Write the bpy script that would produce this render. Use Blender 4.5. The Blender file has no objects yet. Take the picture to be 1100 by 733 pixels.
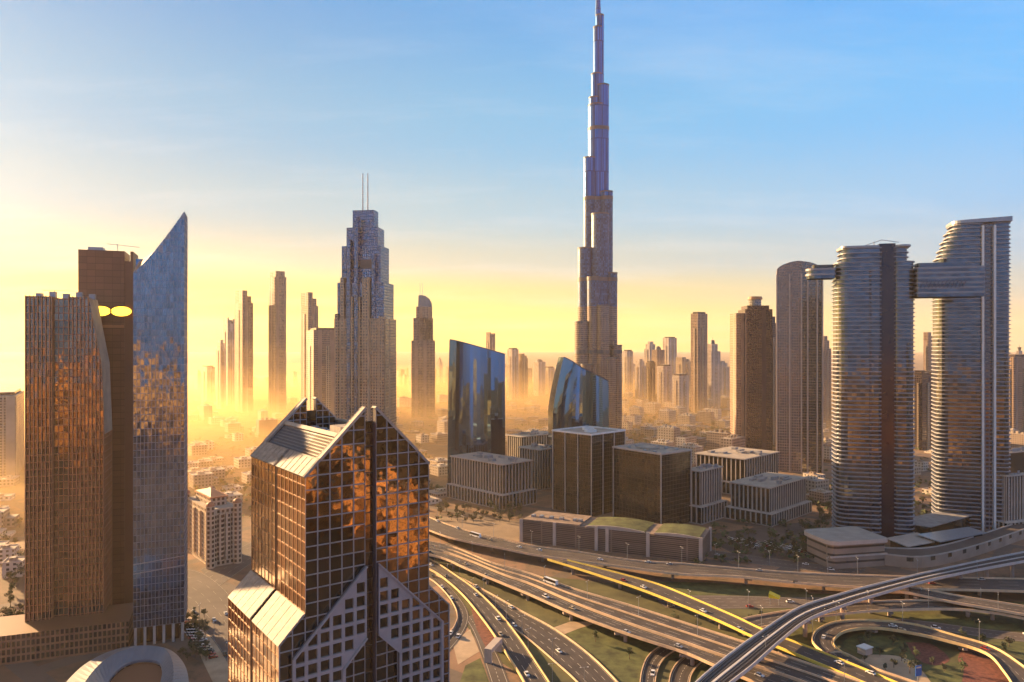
import bpy, bmesh, math, random
from mathutils import Vector, Matrix
random.seed(7)
R = math.radians
S = bpy.context.scene
COL = S.collection

# ------------------------------------------------------------------ camera, sky, sun, exposure
F, CX, HY, CAMH = 780.0, 550.0, 372.0, 165.0          # focal length / principal column / horizon row in photo pixels, camera height (m)
cam_d = bpy.data.cameras.new("camera"); cam = bpy.data.objects.new("camera", cam_d); COL.objects.link(cam)
cam.location = (0, 0, CAMH); cam.rotation_euler = (R(90), 0, 0)
cam_d.sensor_width = 36; cam_d.lens = F / 1100 * 36; cam_d.shift_y = (HY - 366.5) / 1100
cam_d.clip_start = 1; cam_d.clip_end = 90000
S.camera = cam

SUN_AZ, SUN_EL = R(-51.5), R(14)                          # azimuth from +Y towards +X
SKY_STRENGTH, SUN_STRENGTH, EXPOSURE = 0.095, 5.0, 1.95
SKY_GRADE, SKY_AWAY, SKY_TOWARD = .95, .92, .45
SKY_STOPS = [(0.0, (5.4, 3.2, .08)), (.035, (4.8, 3.2, .25)), (.07, (3.2, 2.9, .95)), (.115, (2.1, 2.7, 2.4)), (.18, (1.3, 2.6, 3.3)), (.28, (.62, 2.3, 3.7)), (.46, (.14, 1.7, 3.8)), (.62, (.8, 1.0, 1.3)), (1.0, (.9, .95, 1.05))]
SKY_ANTI = [(0.0, (.4, 1.0, 1.9)), (.08, (.32, 1.25, 2.8)), (.3, (.25, 1.4, 3.4)), (.46, (.3, 1.3, 3.6)), (.62, (.8, 1.0, 1.3)), (1.0, (.9, .95, 1.05))]          # the sky opposite the sun
SUN_DIR = Vector((math.sin(SUN_AZ) * math.cos(SUN_EL), math.cos(SUN_AZ) * math.cos(SUN_EL), math.sin(SUN_EL)))
world = bpy.data.worlds.new("World"); S.world = world; world.use_nodes = True
wt = world.node_tree; wn, wl = wt.nodes, wt.links
sky = wn.new("ShaderNodeTexSky"); sky.sky_type = 'NISHITA'; sky.sun_disc = False
sky.sun_elevation = SUN_EL; sky.sun_rotation = SUN_AZ; sky.dust_density = 2.0; sky.ozone_density = 2.5; sky.air_density = 1.0; sky.altitude = 0
bg = wn["Background"]; bg.inputs[1].default_value = SKY_STRENGTH
def sky_nodes():
    # Nishita daylight, graded by elevation: gold at the horizon, pale, then blue, the unseen zenith dimmed to neutral for the fill light; brighter towards the sun
    geo = wn.new("ShaderNodeTexCoord"); nrm = wn.new("ShaderNodeVectorMath"); nrm.operation = 'NORMALIZE'; wl.new(geo.outputs["Generated"], nrm.inputs[0])
    sep = wn.new("ShaderNodeSeparateXYZ"); wl.new(nrm.outputs[0], sep.inputs[0])
    def rampnode(stops):
        cr = wn.new("ShaderNodeValToRGB"); cr.color_ramp.interpolation = 'EASE'; wl.new(sep.outputs[2], cr.inputs[0]); el = cr.color_ramp.elements
        el[0].position, el[0].color = stops[0][0], (*[v / 8 for v in stops[0][1]], 1); el[1].position, el[1].color = stops[-1][0], (*[v / 8 for v in stops[-1][1]], 1)
        for p, c in stops[1:-1]:
            e = el.new(p); e.color = (*[v / 8 for v in c], 1)
        return cr.outputs[0]
    ra, rb = rampnode(SKY_STOPS), rampnode(SKY_ANTI)
    dt = wn.new("ShaderNodeVectorMath"); dt.operation = 'DOT_PRODUCT'; wl.new(nrm.outputs[0], dt.inputs[0]); dt.inputs[1].default_value = SUN_DIR
    mr = wn.new("ShaderNodeMapRange"); mr.inputs[1].default_value = -.2; mr.inputs[2].default_value = 1.0; mr.inputs[3].default_value = SKY_AWAY * 8; mr.inputs[4].default_value = SKY_TOWARD * 8
    wl.new(dt.outputs["Value"], mr.inputs[0])
    sc = wn.new("ShaderNodeVectorMath"); sc.operation = 'SCALE'; 
    bl = wn.new("ShaderNodeMapRange"); bl.inputs[1].default_value = .72; bl.inputs[2].default_value = -.45; wl.new(dt.outputs["Value"], bl.inputs[0])
    mb_ = wn.new("ShaderNodeMix"); mb_.data_type = 'RGBA'; wl.new(bl.outputs[0], mb_.inputs[0]); wl.new(ra, mb_.inputs[6]); wl.new(rb, mb_.inputs[7]); wl.new(mb_.outputs[2], sc.inputs[0])
    wl.new(mr.outputs[0], sc.inputs["Scale"])
    mx = wn.new("ShaderNodeMix"); mx.data_type = 'RGBA'; mx.inputs[0].default_value = SKY_GRADE
    cv = wn.new("ShaderNodeVectorMath"); cv.operation = 'DIVIDE'; wl.new(nrm.outputs[0], cv.inputs[0])
    zz = wn.new("ShaderNodeMath"); zz.operation = 'ADD'; wl.new(sep.outputs[2], zz.inputs[0]); zz.inputs[1].default_value = .12
    zc = wn.new("ShaderNodeCombineXYZ"); wl.new(zz.outputs[0], zc.inputs[0]); wl.new(zz.outputs[0], zc.inputs[1]); zc.inputs[2].default_value = 1; wl.new(zc.outputs[0], cv.inputs[1])
    mp = wn.new("ShaderNodeMapping"); mp.inputs["Scale"].default_value = (.5, 1.6, .3); mp.inputs["Rotation"].default_value = (0, 0, .5); wl.new(cv.outputs[0], mp.inputs[0])
    ns = wn.new("ShaderNodeTexNoise"); ns.inputs["Scale"].default_value = 1.3; ns.inputs["Detail"].default_value = 7; ns.inputs["Roughness"].default_value = .62; wl.new(mp.outputs[0], ns.inputs["Vector"])
    cm = wn.new("ShaderNodeMapRange"); cm.inputs[1].default_value = .5; cm.inputs[2].default_value = .85; cm.inputs[3].default_value = 0; cm.inputs[4].default_value = .30; wl.new(ns.outputs[0], cm.inputs[0])
    cl = wn.new("ShaderNodeMix"); cl.data_type = 'RGBA'; wl.new(cm.outputs[0], cl.inputs[0]); wl.new(sc.outputs[0], cl.inputs[6]); cl.inputs[7].default_value = (2.5, 2.6, 2.7, 1)
    hd = wn.new("ShaderNodeVectorMath"); hd.operation = 'DOT_PRODUCT'; wl.new(nrm.outputs[0], hd.inputs[0]); hd.inputs[1].default_value = (math.sin(SUN_AZ), math.cos(SUN_AZ), 0)
    hp = wn.new("ShaderNodeMath"); hp.operation = 'MAXIMUM'; wl.new(hd.outputs["Value"], hp.inputs[0]); hp.inputs[1].default_value = 0
    hq = wn.new("ShaderNodeMath"); hq.operation = 'POWER'; wl.new(hp.outputs[0], hq.inputs[0]); hq.inputs[1].default_value = 9
    hz_ = wn.new("ShaderNodeMapRange"); hz_.interpolation_type = 'SMOOTHERSTEP'; hz_.inputs[1].default_value = .17; hz_.inputs[2].default_value = -.02; wl.new(sep.outputs[2], hz_.inputs[0])
    hm_ = wn.new("ShaderNodeMath"); hm_.operation = 'MULTIPLY'; wl.new(hq.outputs[0], hm_.inputs[0]); wl.new(hz_.outputs[0], hm_.inputs[1])
    hs_ = wn.new("ShaderNodeVectorMath"); hs_.operation = 'SCALE'; hs_.inputs[0].default_value = (15, 7.0, .05); wl.new(hm_.outputs[0], hs_.inputs["Scale"])
    ha = wn.new("ShaderNodeVectorMath"); ha.operation = 'ADD'; wl.new(cl.outputs[2], ha.inputs[0]); wl.new(hs_.outputs[0], ha.inputs[1])
    wl.new(sky.outputs[0], mx.inputs[6]); wl.new(ha.outputs[0], mx.inputs[7]); wl.new(mx.outputs[2], bg.inputs[0])
sky_nodes()

sl = bpy.data.lights.new("sun", 'SUN'); sun = bpy.data.objects.new("sun", sl); COL.objects.link(sun)
sl.energy = SUN_STRENGTH; sl.angle = R(0.5); sl.color = (1.0, 0.62, 0.29)
sun.rotation_euler = (-SUN_DIR).to_track_quat('-Z', 'Y').to_euler(); sun.location = (-900, 600, 900)
S.view_settings.view_transform = 'Standard'; S.view_settings.look = 'None'
S.view_settings.exposure = EXPOSURE; S.view_settings.gamma = 1.0; S.view_settings.use_curve_mapping = False
S.cycles.max_bounces = 6; S.cycles.diffuse_bounces = 2; S.cycles.glossy_bounces = 3; S.cycles.volume_bounces = 1
S.cycles.use_denoising = True

HAZE_DENSITY, HAZE_G, HAZE_COL = 0.000035, 0.30, (1.0, 0.86, 0.66)
MIST_LAYERS = ((34, .0009), (70, .00048), (120, .00024), (185, .00010))
GROUND_R, GROUND_BACK = 20000.0, 4000.0                     # the sheet runs to the horizon ahead, four kilometres behind

# ------------------------------------------------------------------ helpers
def P(px, py, d):
    return Vector(((px - CX) / F * d, d, CAMH - (py - HY) / F * d))
def G(px, py, z=0.0):
    d = (CAMH - z) * F / (py - HY)
    return P(px, py, d)
def zat(py, d): return CAMH - (py - HY) / F * d

def sock(nt, v, inp):
    if hasattr(v, "is_output"): nt.links.new(v, inp)
    else: inp.default_value = v
def M(nt, op, a, b=0.0, c=None):
    n = nt.nodes.new("ShaderNodeMath"); n.operation = op
    sock(nt, a, n.inputs[0]); sock(nt, b, n.inputs[1])
    if c is not None: sock(nt, c, n.inputs[2])
    return n.outputs[0]
def VM(nt, op, a, b=None, scale=None):
    n = nt.nodes.new("ShaderNodeVectorMath"); n.operation = op
    sock(nt, a, n.inputs[0])
    if b is not None: sock(nt, b, n.inputs[1])
    if scale is not None: sock(nt, scale, n.inputs["Scale"])
    return n.outputs[0]
def MIXC(nt, fac, a, b):
    n = nt.nodes.new("ShaderNodeMix"); n.data_type = 'RGBA'
    sock(nt, fac, n.inputs[0])
    for v, i in ((a, 6), (b, 7)):
        sock(nt, v if hasattr(v, "is_output") else (*v, 1), n.inputs[i])
    return n.outputs[2]
def noise(nt, vec, scale, detail=3, rough=.6):
    n = nt.nodes.new("ShaderNodeTexNoise"); sock(nt, vec, n.inputs["Vector"])
    n.inputs["Scale"].default_value = scale; n.inputs["Detail"].default_value = detail; n.inputs["Roughness"].default_value = rough
    return n.outputs[0]
def coord(nt, which="Object"):
    return nt.nodes.new("ShaderNodeTexCoord").outputs[which]
def new_mat(name):
    m = bpy.data.materials.new(name); m.use_nodes = True
    return m, m.node_tree, m.node_tree.nodes["Principled BSDF"]
def ramp(nt, fac, lo, hi):
    n = nt.nodes.new("ShaderNodeMapRange"); sock(nt, fac, n.inputs[0]); n.inputs[1].default_value = lo; n.inputs[2].default_value = hi
    return n.outputs[0]

def plain(name, col, rough=.75, var=.25, scale=.35, metallic=0.0):
    m, nt, b = new_mat(name)
    v = noise(nt, coord(nt), scale, 5)
    c2 = tuple(min(1, c * (1 - var)) for c in col); c1 = tuple(min(1, c * (1 + var)) for c in col)
    nt.links.new(MIXC(nt, ramp(nt, v, .3, .7), c2, c1), b.inputs["Base Color"])
    b.inputs["Roughness"].default_value = rough; b.inputs["Metallic"].default_value = metallic
    return m

def jitter_normal(nt, idvec, amount, wobble=0.0, wscale=.4):
    geo = nt.nodes.new("ShaderNodeNewGeometry")
    wn_ = nt.nodes.new("ShaderNodeTexWhiteNoise"); wn_.noise_dimensions = '3D'
    nt.links.new(idvec, wn_.inputs["Vector"])
    r = VM(nt, 'SUBTRACT', wn_.outputs["Color"], (.5, .5, .5))
    r = VM(nt, 'SCALE', r, scale=amount)
    v = VM(nt, 'ADD', geo.outputs["Normal"], r)
    if wobble:
        t = nt.nodes.new("ShaderNodeTexNoise"); nt.links.new(coord(nt), t.inputs["Vector"])
        t.inputs["Scale"].default_value = wscale; t.inputs["Detail"].default_value = 1
        w = VM(nt, 'SUBTRACT', t.outputs["Color"], (.5, .5, .5))
        v = VM(nt, 'ADD', v, VM(nt, 'SCALE', w, scale=wobble))
    return VM(nt, 'NORMALIZE', v), wn_.outputs["Value"]

def glass(name, col, ior=2.0, rough=.05, jit=.02, wobble=.03, wscale=.4, tint=(1, 1, 1)):
    """Reflective coated glass; every pane has its own slight tilt and tone (the pane's UV is constant)."""
    m, nt, b = new_mat(name)
    nrm, val = jitter_normal(nt, coord(nt, "UV"), jit, wobble, wscale)
    nt.links.new(nrm, b.inputs["Normal"])
    nt.links.new(MIXC(nt, val, tuple(c * .5 for c in col), tuple(c * 1.5 for c in col)), b.inputs["Base Color"])
    b.inputs["Roughness"].default_value = rough
    nt.links.new(M(nt, "ADD", M(nt, "MULTIPLY", val, .55 * (ior - 1)), 1 + .7 * (ior - 1)), b.inputs["IOR"])
    b.inputs["Specular Tint"].default_value = (*tint, 1)
    return m

def facade(name, wall, pane, bay=3.5, floor=3.7, fx=.3, fy=.3, ior=1.8, rough=.1, jit=.02, strip=0.0, var=.2, tint=(1, 1, 1), metal=0.0, pv=.6):
    """Walls of metres-true window bays from the mesh's UV (u along the wall, v up); strip = share of bays without windows."""
    m, nt, b = new_mat(name)
    sep = nt.nodes.new("ShaderNodeSeparateXYZ"); nt.links.new(coord(nt, "UV"), sep.inputs[0])
    u = M(nt, 'DIVIDE', sep.outputs[0], bay); v = M(nt, 'DIVIDE', sep.outputs[1], floor)
    mk = M(nt, 'MULTIPLY', M(nt, 'GREATER_THAN', M(nt, 'FRACT', u), fx), M(nt, 'GREATER_THAN', M(nt, 'FRACT', v), fy))
    cmb = nt.nodes.new("ShaderNodeCombineXYZ")
    nt.links.new(M(nt, 'FLOOR', u), cmb.inputs[0]); nt.links.new(M(nt, 'FLOOR', v), cmb.inputs[1])
    if strip:
        w1 = nt.nodes.new("ShaderNodeTexWhiteNoise"); w1.noise_dimensions = '1D'; nt.links.new(M(nt, 'FLOOR', M(nt, 'DIVIDE', u, 2.0)), w1.inputs["W"])
        mk = M(nt, 'MULTIPLY', mk, M(nt, 'GREATER_THAN', w1.outputs[0], strip))
    nrm, val = jitter_normal(nt, cmb.outputs[0], jit)
    geo = nt.nodes.new("ShaderNodeNewGeometry")
    nv = nt.nodes.new("ShaderNodeMix"); nv.data_type = 'VECTOR'
    nt.links.new(mk, nv.inputs[0]); nt.links.new(geo.outputs["Normal"], nv.inputs[4]); nt.links.new(nrm, nv.inputs[5])
    nt.links.new(nv.outputs[1], b.inputs["Normal"])
    gl = MIXC(nt, val, tuple(c * (1 - pv) for c in pane), tuple(c * (1 + pv) for c in pane))
    wv = noise(nt, coord(nt), .05, 4)
    wc = MIXC(nt, ramp(nt, wv, .3, .7), tuple(c * (1 - var) for c in wall), tuple(min(1, c * (1 + var)) for c in wall))
    nt.links.new(MIXC(nt, mk, wc, gl), b.inputs["Base Color"])
    nt.links.new(M(nt, 'ADD', M(nt, 'MULTIPLY', mk, rough - .7), .7), b.inputs["Roughness"])
    nt.links.new(M(nt, 'ADD', M(nt, 'MULTIPLY', mk, ior - 1.4), 1.4), b.inputs["IOR"])
    b.inputs["Specular Tint"].default_value = (*tint, 1); b.inputs["Metallic"].default_value = metal
    return m

class MB:
    def __init__(s): s.v, s.f, s.mi, s.uv = [], [], [], []
    def face(s, pts, mi=0, uv=None):
        n = len(s.v); s.v += [tuple(p) for p in pts]; s.f.append(tuple(range(n, n + len(pts)))); s.mi.append(mi)
        s.uv.append(uv or [(p[0], p[1]) for p in pts])
    def wall(s, a, b, z0, z1, mi=0, u0=0.0):
        L = math.hypot(b[0] - a[0], b[1] - a[1])
        z1a, z1b = z1 if isinstance(z1, tuple) else (z1, z1)
        s.face([(a[0], a[1], z0), (b[0], b[1], z0), (b[0], b[1], z1b), (a[0], a[1], z1a)], mi, [(u0, z0), (u0 + L, z0), (u0 + L, z1b), (u0, z1a)])
        return u0 + L
    def prism(s, poly, z0, z1, side=0, top=1, zf=None, bottom=False):
        zt = zf or (lambda x, y: z1)
        u = 0.0; n = len(poly)
        for i in range(n):
            a, b = poly[i], poly[(i + 1) % n]
            u = s.wall(a, b, z0, (zt(*a), zt(*b)), side, u)
        s.face([(p[0], p[1], zt(*p)) for p in poly], top)
        if bottom: s.face([(p[0], p[1], z0) for p in reversed(poly)], top)
    def box(s, x0, x1, y0, y1, z0, z1, side=0, top=None):
        s.prism([(x0, y0), (x1, y0), (x1, y1), (x0, y1)], z0, z1, side, side if top is None else top, bottom=True)
    def bar(s, a, b, w, h=None, mi=0):
        """square bar between two points"""
        a, b = Vector(a), Vector(b); d = (b - a).normalized(); h = h or w
        up = Vector((0, 0, 1)) if abs(d.z) < .95 else Vector((0, 1, 0))
        e1 = d.cross(up).normalized(); e2 = e1.cross(d)
        r = [(-1, -1), (1, -1), (1, 1), (-1, 1)]
        A = [a + e1 * (w / 2 * i) + e2 * (h / 2 * j) for i, j in r]; B = [b + e1 * (w / 2 * i) + e2 * (h / 2 * j) for i, j in r]
        for k in range(4): s.face([A[k], A[(k + 1) % 4], B[(k + 1) % 4], B[k]], mi)
        s.face(A[::-1], mi); s.face(B, mi)
    def tube(s, x, y, z0, z1, r0, r1=None, n=10, mi=0):
        r1 = r0 if r1 is None else r1
        for k in range(n):
            a0, a1 = 2 * math.pi * k / n, 2 * math.pi * (k + 1) / n
            s.face([(x + r0 * math.cos(a0), y + r0 * math.sin(a0), z0), (x + r0 * math.cos(a1), y + r0 * math.sin(a1), z0),
                    (x + r1 * math.cos(a1), y + r1 * math.sin(a1), z1), (x + r1 * math.cos(a0), y + r1 * math.sin(a0), z1)], mi,
                   [(r0 * a0, z0), (r0 * a1, z0), (r0 * a1, z1), (r0 * a0, z1)])
        s.face([(x + r1 * math.cos(2 * math.pi * k / n), y + r1 * math.sin(2 * math.pi * k / n), z1) for k in range(n)], mi)
    def grid(s, pts, udir, ubay, vbay, frame, depth, fm=0, gm=1, u0=0.0, v0=0.0):
        """a curtain wall: the polygon cut into bays, each bay inset to a frame and a recessed pane"""
        bm = bmesh.new(); vs = [bm.verts.new(p) for p in pts]; fc = bm.faces.new(vs); bm.normal_update()
        o = Vector(pts[0]); u = Vector(udir).normalized(); n = fc.normal.copy(); w = n.cross(u).normalized()
        if w.z < 0: w = -w
        for dr, bay, off in ((u, ubay, u0), (w, vbay, v0)):
            ds = [(Vector(p) - o).dot(dr) for p in pts]
            k = math.ceil((min(ds) - off) / bay + .02)
            while off + k * bay < max(ds) - .02 * bay:
                bmesh.ops.bisect_plane(bm, geom=bm.verts[:] + bm.edges[:] + bm.faces[:], plane_co=o + dr * (off + k * bay), plane_no=dr)
                k += 1
        bmesh.ops.remove_doubles(bm, verts=bm.verts[:], dist=.004)
        small = {f for f in bm.faces if f.calc_area() < frame * 6 * frame or min(e.calc_length() for e in f.edges) < frame * 2.2}
        big = [f for f in bm.faces if f not in small]
        smv = [[v.co.copy() for v in f.verts] for f in small]
        bmesh.ops.inset_individual(bm, faces=big, thickness=frame, depth=0.0, use_even_offset=True)
        if depth: bmesh.ops.inset_individual(bm, faces=big, thickness=0.01, depth=-depth, use_even_offset=True)
        bs = set(big)
        bm.verts.index_update(); base = len(s.v); s.v += [tuple(v.co) for v in bm.verts]
        for f in bm.faces:
            g = f in bs; c = f.calc_center_median()
            s.f.append(tuple(base + v.index for v in f.verts)); s.mi.append(gm if g else fm)
            q = (round(c.x * 1.3 + c.y * .77, 2), round(c.z * 1.1, 2))
            s.uv.append([q if g else (v.co.x + v.co.y, v.co.z) for v in f.verts])
        bm.free()
    def build(s, name, mats, parent=None, smooth=False):
        me = bpy.data.meshes.new(name); me.from_pydata(s.v, [], s.f)
        for m in (mats if isinstance(mats, (list, tuple)) else [mats]): me.materials.append(m)
        uvl = me.uv_layers.new(name="UVMap"); flat = [c for f in s.uv for p in f for c in p]
        uvl.data.foreach_set("uv", flat); me.polygons.foreach_set("material_index", s.mi)
        if smooth: me.polygons.foreach_set("use_smooth", [True] * len(s.f))
        me.validate(); me.update()
        o = bpy.data.objects.new(name, me); COL.objects.link(o)
        if parent is not None: o.parent = parent
        return o

def tag(o, label=None, cat=None, group=None, kind=None):
    if label: o["label"] = label
    if cat: o["category"] = cat
    if group: o["group"] = group
    if kind: o["kind"] = kind
    return o
OCC = []                                                     # footprints already taken: (x, y, radius)
def thing(name, label, cat, loc, rotz=0.0, group=None, occ=0):
    o = bpy.data.objects.new(name, None); COL.objects.link(o); o.location = loc; o.rotation_euler = (0, 0, rotz)
    o.empty_display_size = 2
    if occ: OCC.append((loc[0], loc[1], occ))
    return tag(o, label, cat, group)
def copy_tree(o, parent=None):
    c = o.copy(); COL.objects.link(c)
    if parent is not None: c.parent = parent
    for ch in o.children: copy_tree(ch, c)
    return c
def solve(xl, xc, xr, d, th):
    """corner at column xc and depth d; right face runs to column xr, the other one to xl; gives both widths (m)"""
    rl, rc, rr = ((x - CX) / F for x in (xl, xc, xr)); s_, c_ = math.sin(R(th)), math.cos(R(th))
    return rc * d, (rr * d - rc * d) / (s_ - rr * c_), (rc * d - rl * d) / (c_ + rl * s_)
def cornered(name, label, cat, xl, xc, xr, d, th, group=None, occ=True):
    X0, w, l = solve(xl, xc, xr, d, th)
    o = thing(name, label, cat, (X0, d, 0), R(90 - th), group)
    if occ:
        c = o.location + Matrix.Rotation(R(90 - th), 3, 'Z') @ Vector((w / 2, l / 2, 0)); OCC.append((c.x, c.y, math.hypot(w, l) / 2))
    return o, w, l
def rrect(x0, x1, y0, y1, r, n=5, seg=0):
    """rounded rectangle, anticlockwise; r may be four radii (lower-left, lower-right, upper-right, upper-left)"""
    rs = r if isinstance(r, tuple) else (r,) * 4; out = []
    for (cx, cy, a0), q in zip(((x0, y0, 180), (x1, y0, 270), (x1, y1, 0), (x0, y1, 90)), rs):
        mx, my = cx + (q if cx == x0 else -q), cy + (q if cy == y0 else -q)
        if q <= 0: out.append((cx, cy)); continue
        for k in range(n + 1):
            a = R(a0 + 90 * k / n); out.append((mx + q * math.cos(a), my + q * math.sin(a)))
    if not seg: return out
    fine = []
    for i, p in enumerate(out):                              # straight runs cut into bays
        q_ = out[(i + 1) % len(out)]; k_ = max(1, round(math.dist(p, q_) / seg)); fine += [(p[0] + (q_[0] - p[0]) * j / k_, p[1] + (q_[1] - p[1]) * j / k_) for j in range(k_)]
    return fine
def ellipse(cx, cy, a, b, n=24, p=2.0):
    o = []
    for k in range(n):
        t = 2 * math.pi * k / n; c, s_ = math.cos(t), math.sin(t)
        o.append((cx + a * math.copysign(abs(c) ** (2 / p), c), cy + b * math.copysign(abs(s_) ** (2 / p), s_)))
    return o
def offset(poly, d):
    n = len(poly); out = []
    for i in range(n):
        p0, p, p1 = (Vector(poly[(i + k) % n]) for k in (-1, 0, 1))
        e0, e1 = (p - p0).normalized(), (p1 - p).normalized()
        nv = Vector((e0.y + e1.y, -(e0.x + e1.x))); nv = nv.normalized() if nv.length > 1e-6 else Vector((e0.y, -e0.x))
        out.append((p.x + nv.x * d, p.y + nv.y * d))
    return out
def stepped(mb, poly, z0, z1, fh, bh, out, gm=0, bm_=1, top=2):
    """one continuous skin of glass storeys and projecting slab edges"""
    op = offset(poly, out); n = len(poly); k = 0
    rnd = random.Random(int(z0 * 7 + len(poly)))
    nf = max(1, round((z1 - z0) / fh)); fh = (z1 - z0) / nf
    for k in range(nf):
        za, zb, zc = z0 + k * fh, z0 + (k + 1) * fh - bh, z0 + (k + 1) * fh
        for i in range(n):
            j = (i + 1) % n; a, b, A, B = poly[i], poly[j], op[i], op[j]
            q = (i + rnd.random(), k + rnd.random())
            mb.face([(*a, za), (*b, za), (*b, zb), (*a, zb)], gm, [q] * 4)
            mb.face([(*a, zb), (*b, zb), (*B, zb), (*A, zb)], bm_)
            mb.face([(*A, zb), (*B, zb), (*B, zc), (*A, zc)], bm_)
            if k < nf - 1: mb.face([(*A, zc), (*B, zc), (*b, zc), (*a, zc)], bm_)
    mb.face([(*p, z1) for p in op], top)

def spline(pts, n=40):
    """Catmull-Rom through the points, n samples evenly spaced by length"""
    pts = [Vector(p) for p in pts]
    if len(pts) == 2: dense = [pts[0].lerp(pts[1], t / 40) for t in range(41)]
    else:
        q = [pts[0] * 2 - pts[1]] + pts + [pts[-1] * 2 - pts[-2]]; dense = []
        for i in range(1, len(q) - 2):
            for k in range(16):
                t = k / 16; a, b, c, d = q[i - 1], q[i], q[i + 1], q[i + 2]
                dense.append(.5 * ((2 * b) + (c - a) * t + (2 * a - 5 * b + 4 * c - d) * t * t + (3 * b - a - 3 * c + d) * t ** 3))
        dense.append(pts[-1])
    L = [0.0]
    for a, b in zip(dense, dense[1:]): L.append(L[-1] + (b - a).length)
    out, j = [], 0
    for k in range(n):
        s_ = L[-1] * k / (n - 1)
        while j < len(L) - 2 and L[j + 1] < s_: j += 1
        out.append(dense[j].lerp(dense[j + 1], 0 if L[j + 1] == L[j] else (s_ - L[j]) / (L[j + 1] - L[j])))
    return out

# ------------------------------------------------------------------ materials
concrete = plain("concrete", (.34, .27, .23), .8, .2, .15)
pale_conc = plain("pale concrete", (.46, .39, .34), .75, .15, .1)
barrier_m = plain("barrier concrete", (.68, .48, .31), .7, .15, .2)
asphalt = plain("asphalt", (.065, .052, .05), .85, .4, .09)
tyre_m = plain("tyre worn asphalt", (.042, .034, .033), .7, .4, .08)
asphalt_old = plain("worn asphalt", (.095, .075, .068), .85, .3, .05)
paint = plain("road paint", (.55, .50, .42), .6, .15, .5)
cream = plain("cream panels", (.33, .27, .215), .7, .25, .6)
white_m = straw_bar = plain("straw barrier", (.70, .50, .24), .6, .15, .2)  # straw base colour for the loop and curving road barriers
silver_bar = plain("silver parapet", (.55, .52, .50), .45, .12, .2)
verge_m = plain("interchange verge", (.085, .082, .032), .95, .6, .035)
yellow_bar = plain("yellow painted barrier", (.80, .60, .11), .6, .12, .3)
white_m = plain("white cladding", (.72, .70, .68), .45, .08, .2)
steel = plain("grey steel", (.30, .32, .35), .4, .15, .4, .3)
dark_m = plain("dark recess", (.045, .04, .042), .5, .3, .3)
roof_m = plain("roof felt", (.36, .31, .26), .85, .25, .12)
roof_grey = plain("grey roof deck", (.26, .25, .25), .8, .3, .15)
grass_m = plain("lawn", (.075, .085, .026), .9, .6, .14)
dry_m = plain("dry earth", (.25, .18, .12), .95, .25, .04)
sand_m = plain("sandy path", (.42, .31, .21), .9, .2, .1)
red_m = plain("red flower bed", (.15, .05, .038), .9, .5, .5)
leaf_m = plain("leaves", (.055, .075, .03), .8, .5, .8)
leaf_d = plain("dusty leaves", (.075, .08, .045), .8, .45, .6)
bark = plain("bark", (.16, .11, .07), .9, .3, 2)
brown_conc = plain("brown cladding", (.20, .09, .045), .55, .1, .02)
terracotta = plain("brown fins", (.42, .19, .09), .6, .2, .1)
navy = plain("navy cladding", (.05, .055, .085), .35, .1, .1)

# ------------------------------------------------------------------ ground, haze
def ground_mat():
    m, nt, b = new_mat("city ground")
    co = coord(nt)
    a = ramp(nt, noise(nt, co, .004, 6, .65), .4, .62)
    bq = ramp(nt, noise(nt, co, .03, 5, .7), .35, .65)
    c = MIXC(nt, a, (.20, .11, .07), (.32, .185, .115))
    c = MIXC(nt, M(nt, 'MULTIPLY', bq, .8), c, (.09, .07, .045))
    mp = nt.nodes.new("ShaderNodeMapping"); mp.inputs["Rotation"].default_value = (0, 0, .68); nt.links.new(co, mp.inputs[0])
    br = nt.nodes.new("ShaderNodeTexBrick"); nt.links.new(mp.outputs[0], br.inputs["Vector"]); br.inputs["Scale"].default_value = 1.0
    br.inputs["Brick Width"].default_value = 120; br.inputs["Row Height"].default_value = 66; br.inputs["Mortar Size"].default_value = 5.5; br.inputs["Mortar Smooth"].default_value = .1; br.inputs["Bias"].default_value = 0
    br.inputs["Color1"].default_value = (.75, .75, .75, 1); br.inputs["Color2"].default_value = (1.3, 1.3, 1.3, 1); br.inputs["Mortar"].default_value = (1, 1, 1, 1)
    mul = nt.nodes.new("ShaderNodeMix"); mul.data_type = 'RGBA'; mul.blend_type = 'MULTIPLY'; mul.inputs[0].default_value = 1
    nt.links.new(c, mul.inputs[6]); nt.links.new(br.outputs["Color"], mul.inputs[7])
    c = MIXC(nt, M(nt, 'MULTIPLY', br.outputs["Fac"], .8), mul.outputs[2], (.11, .09, .08))
    lots = ramp(nt, noise(nt, co, .12, 3, .7), .55, .7)
    c = MIXC(nt, M(nt, 'MULTIPLY', lots, .6), c, (.07, .06, .04))
    nt.links.new(c, b.inputs["Base Color"]); b.inputs["Roughness"].default_value = .92
    return m
g = MB(); r = GROUND_R
g.face([(-r, -GROUND_BACK, 0), (r, -GROUND_BACK, 0), (r, r, 0), (-r, r, 0)])
tag(g.build("ground", ground_mat()), "sandy city ground between roads and low houses, fading into haze", "ground", kind="structure")

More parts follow.
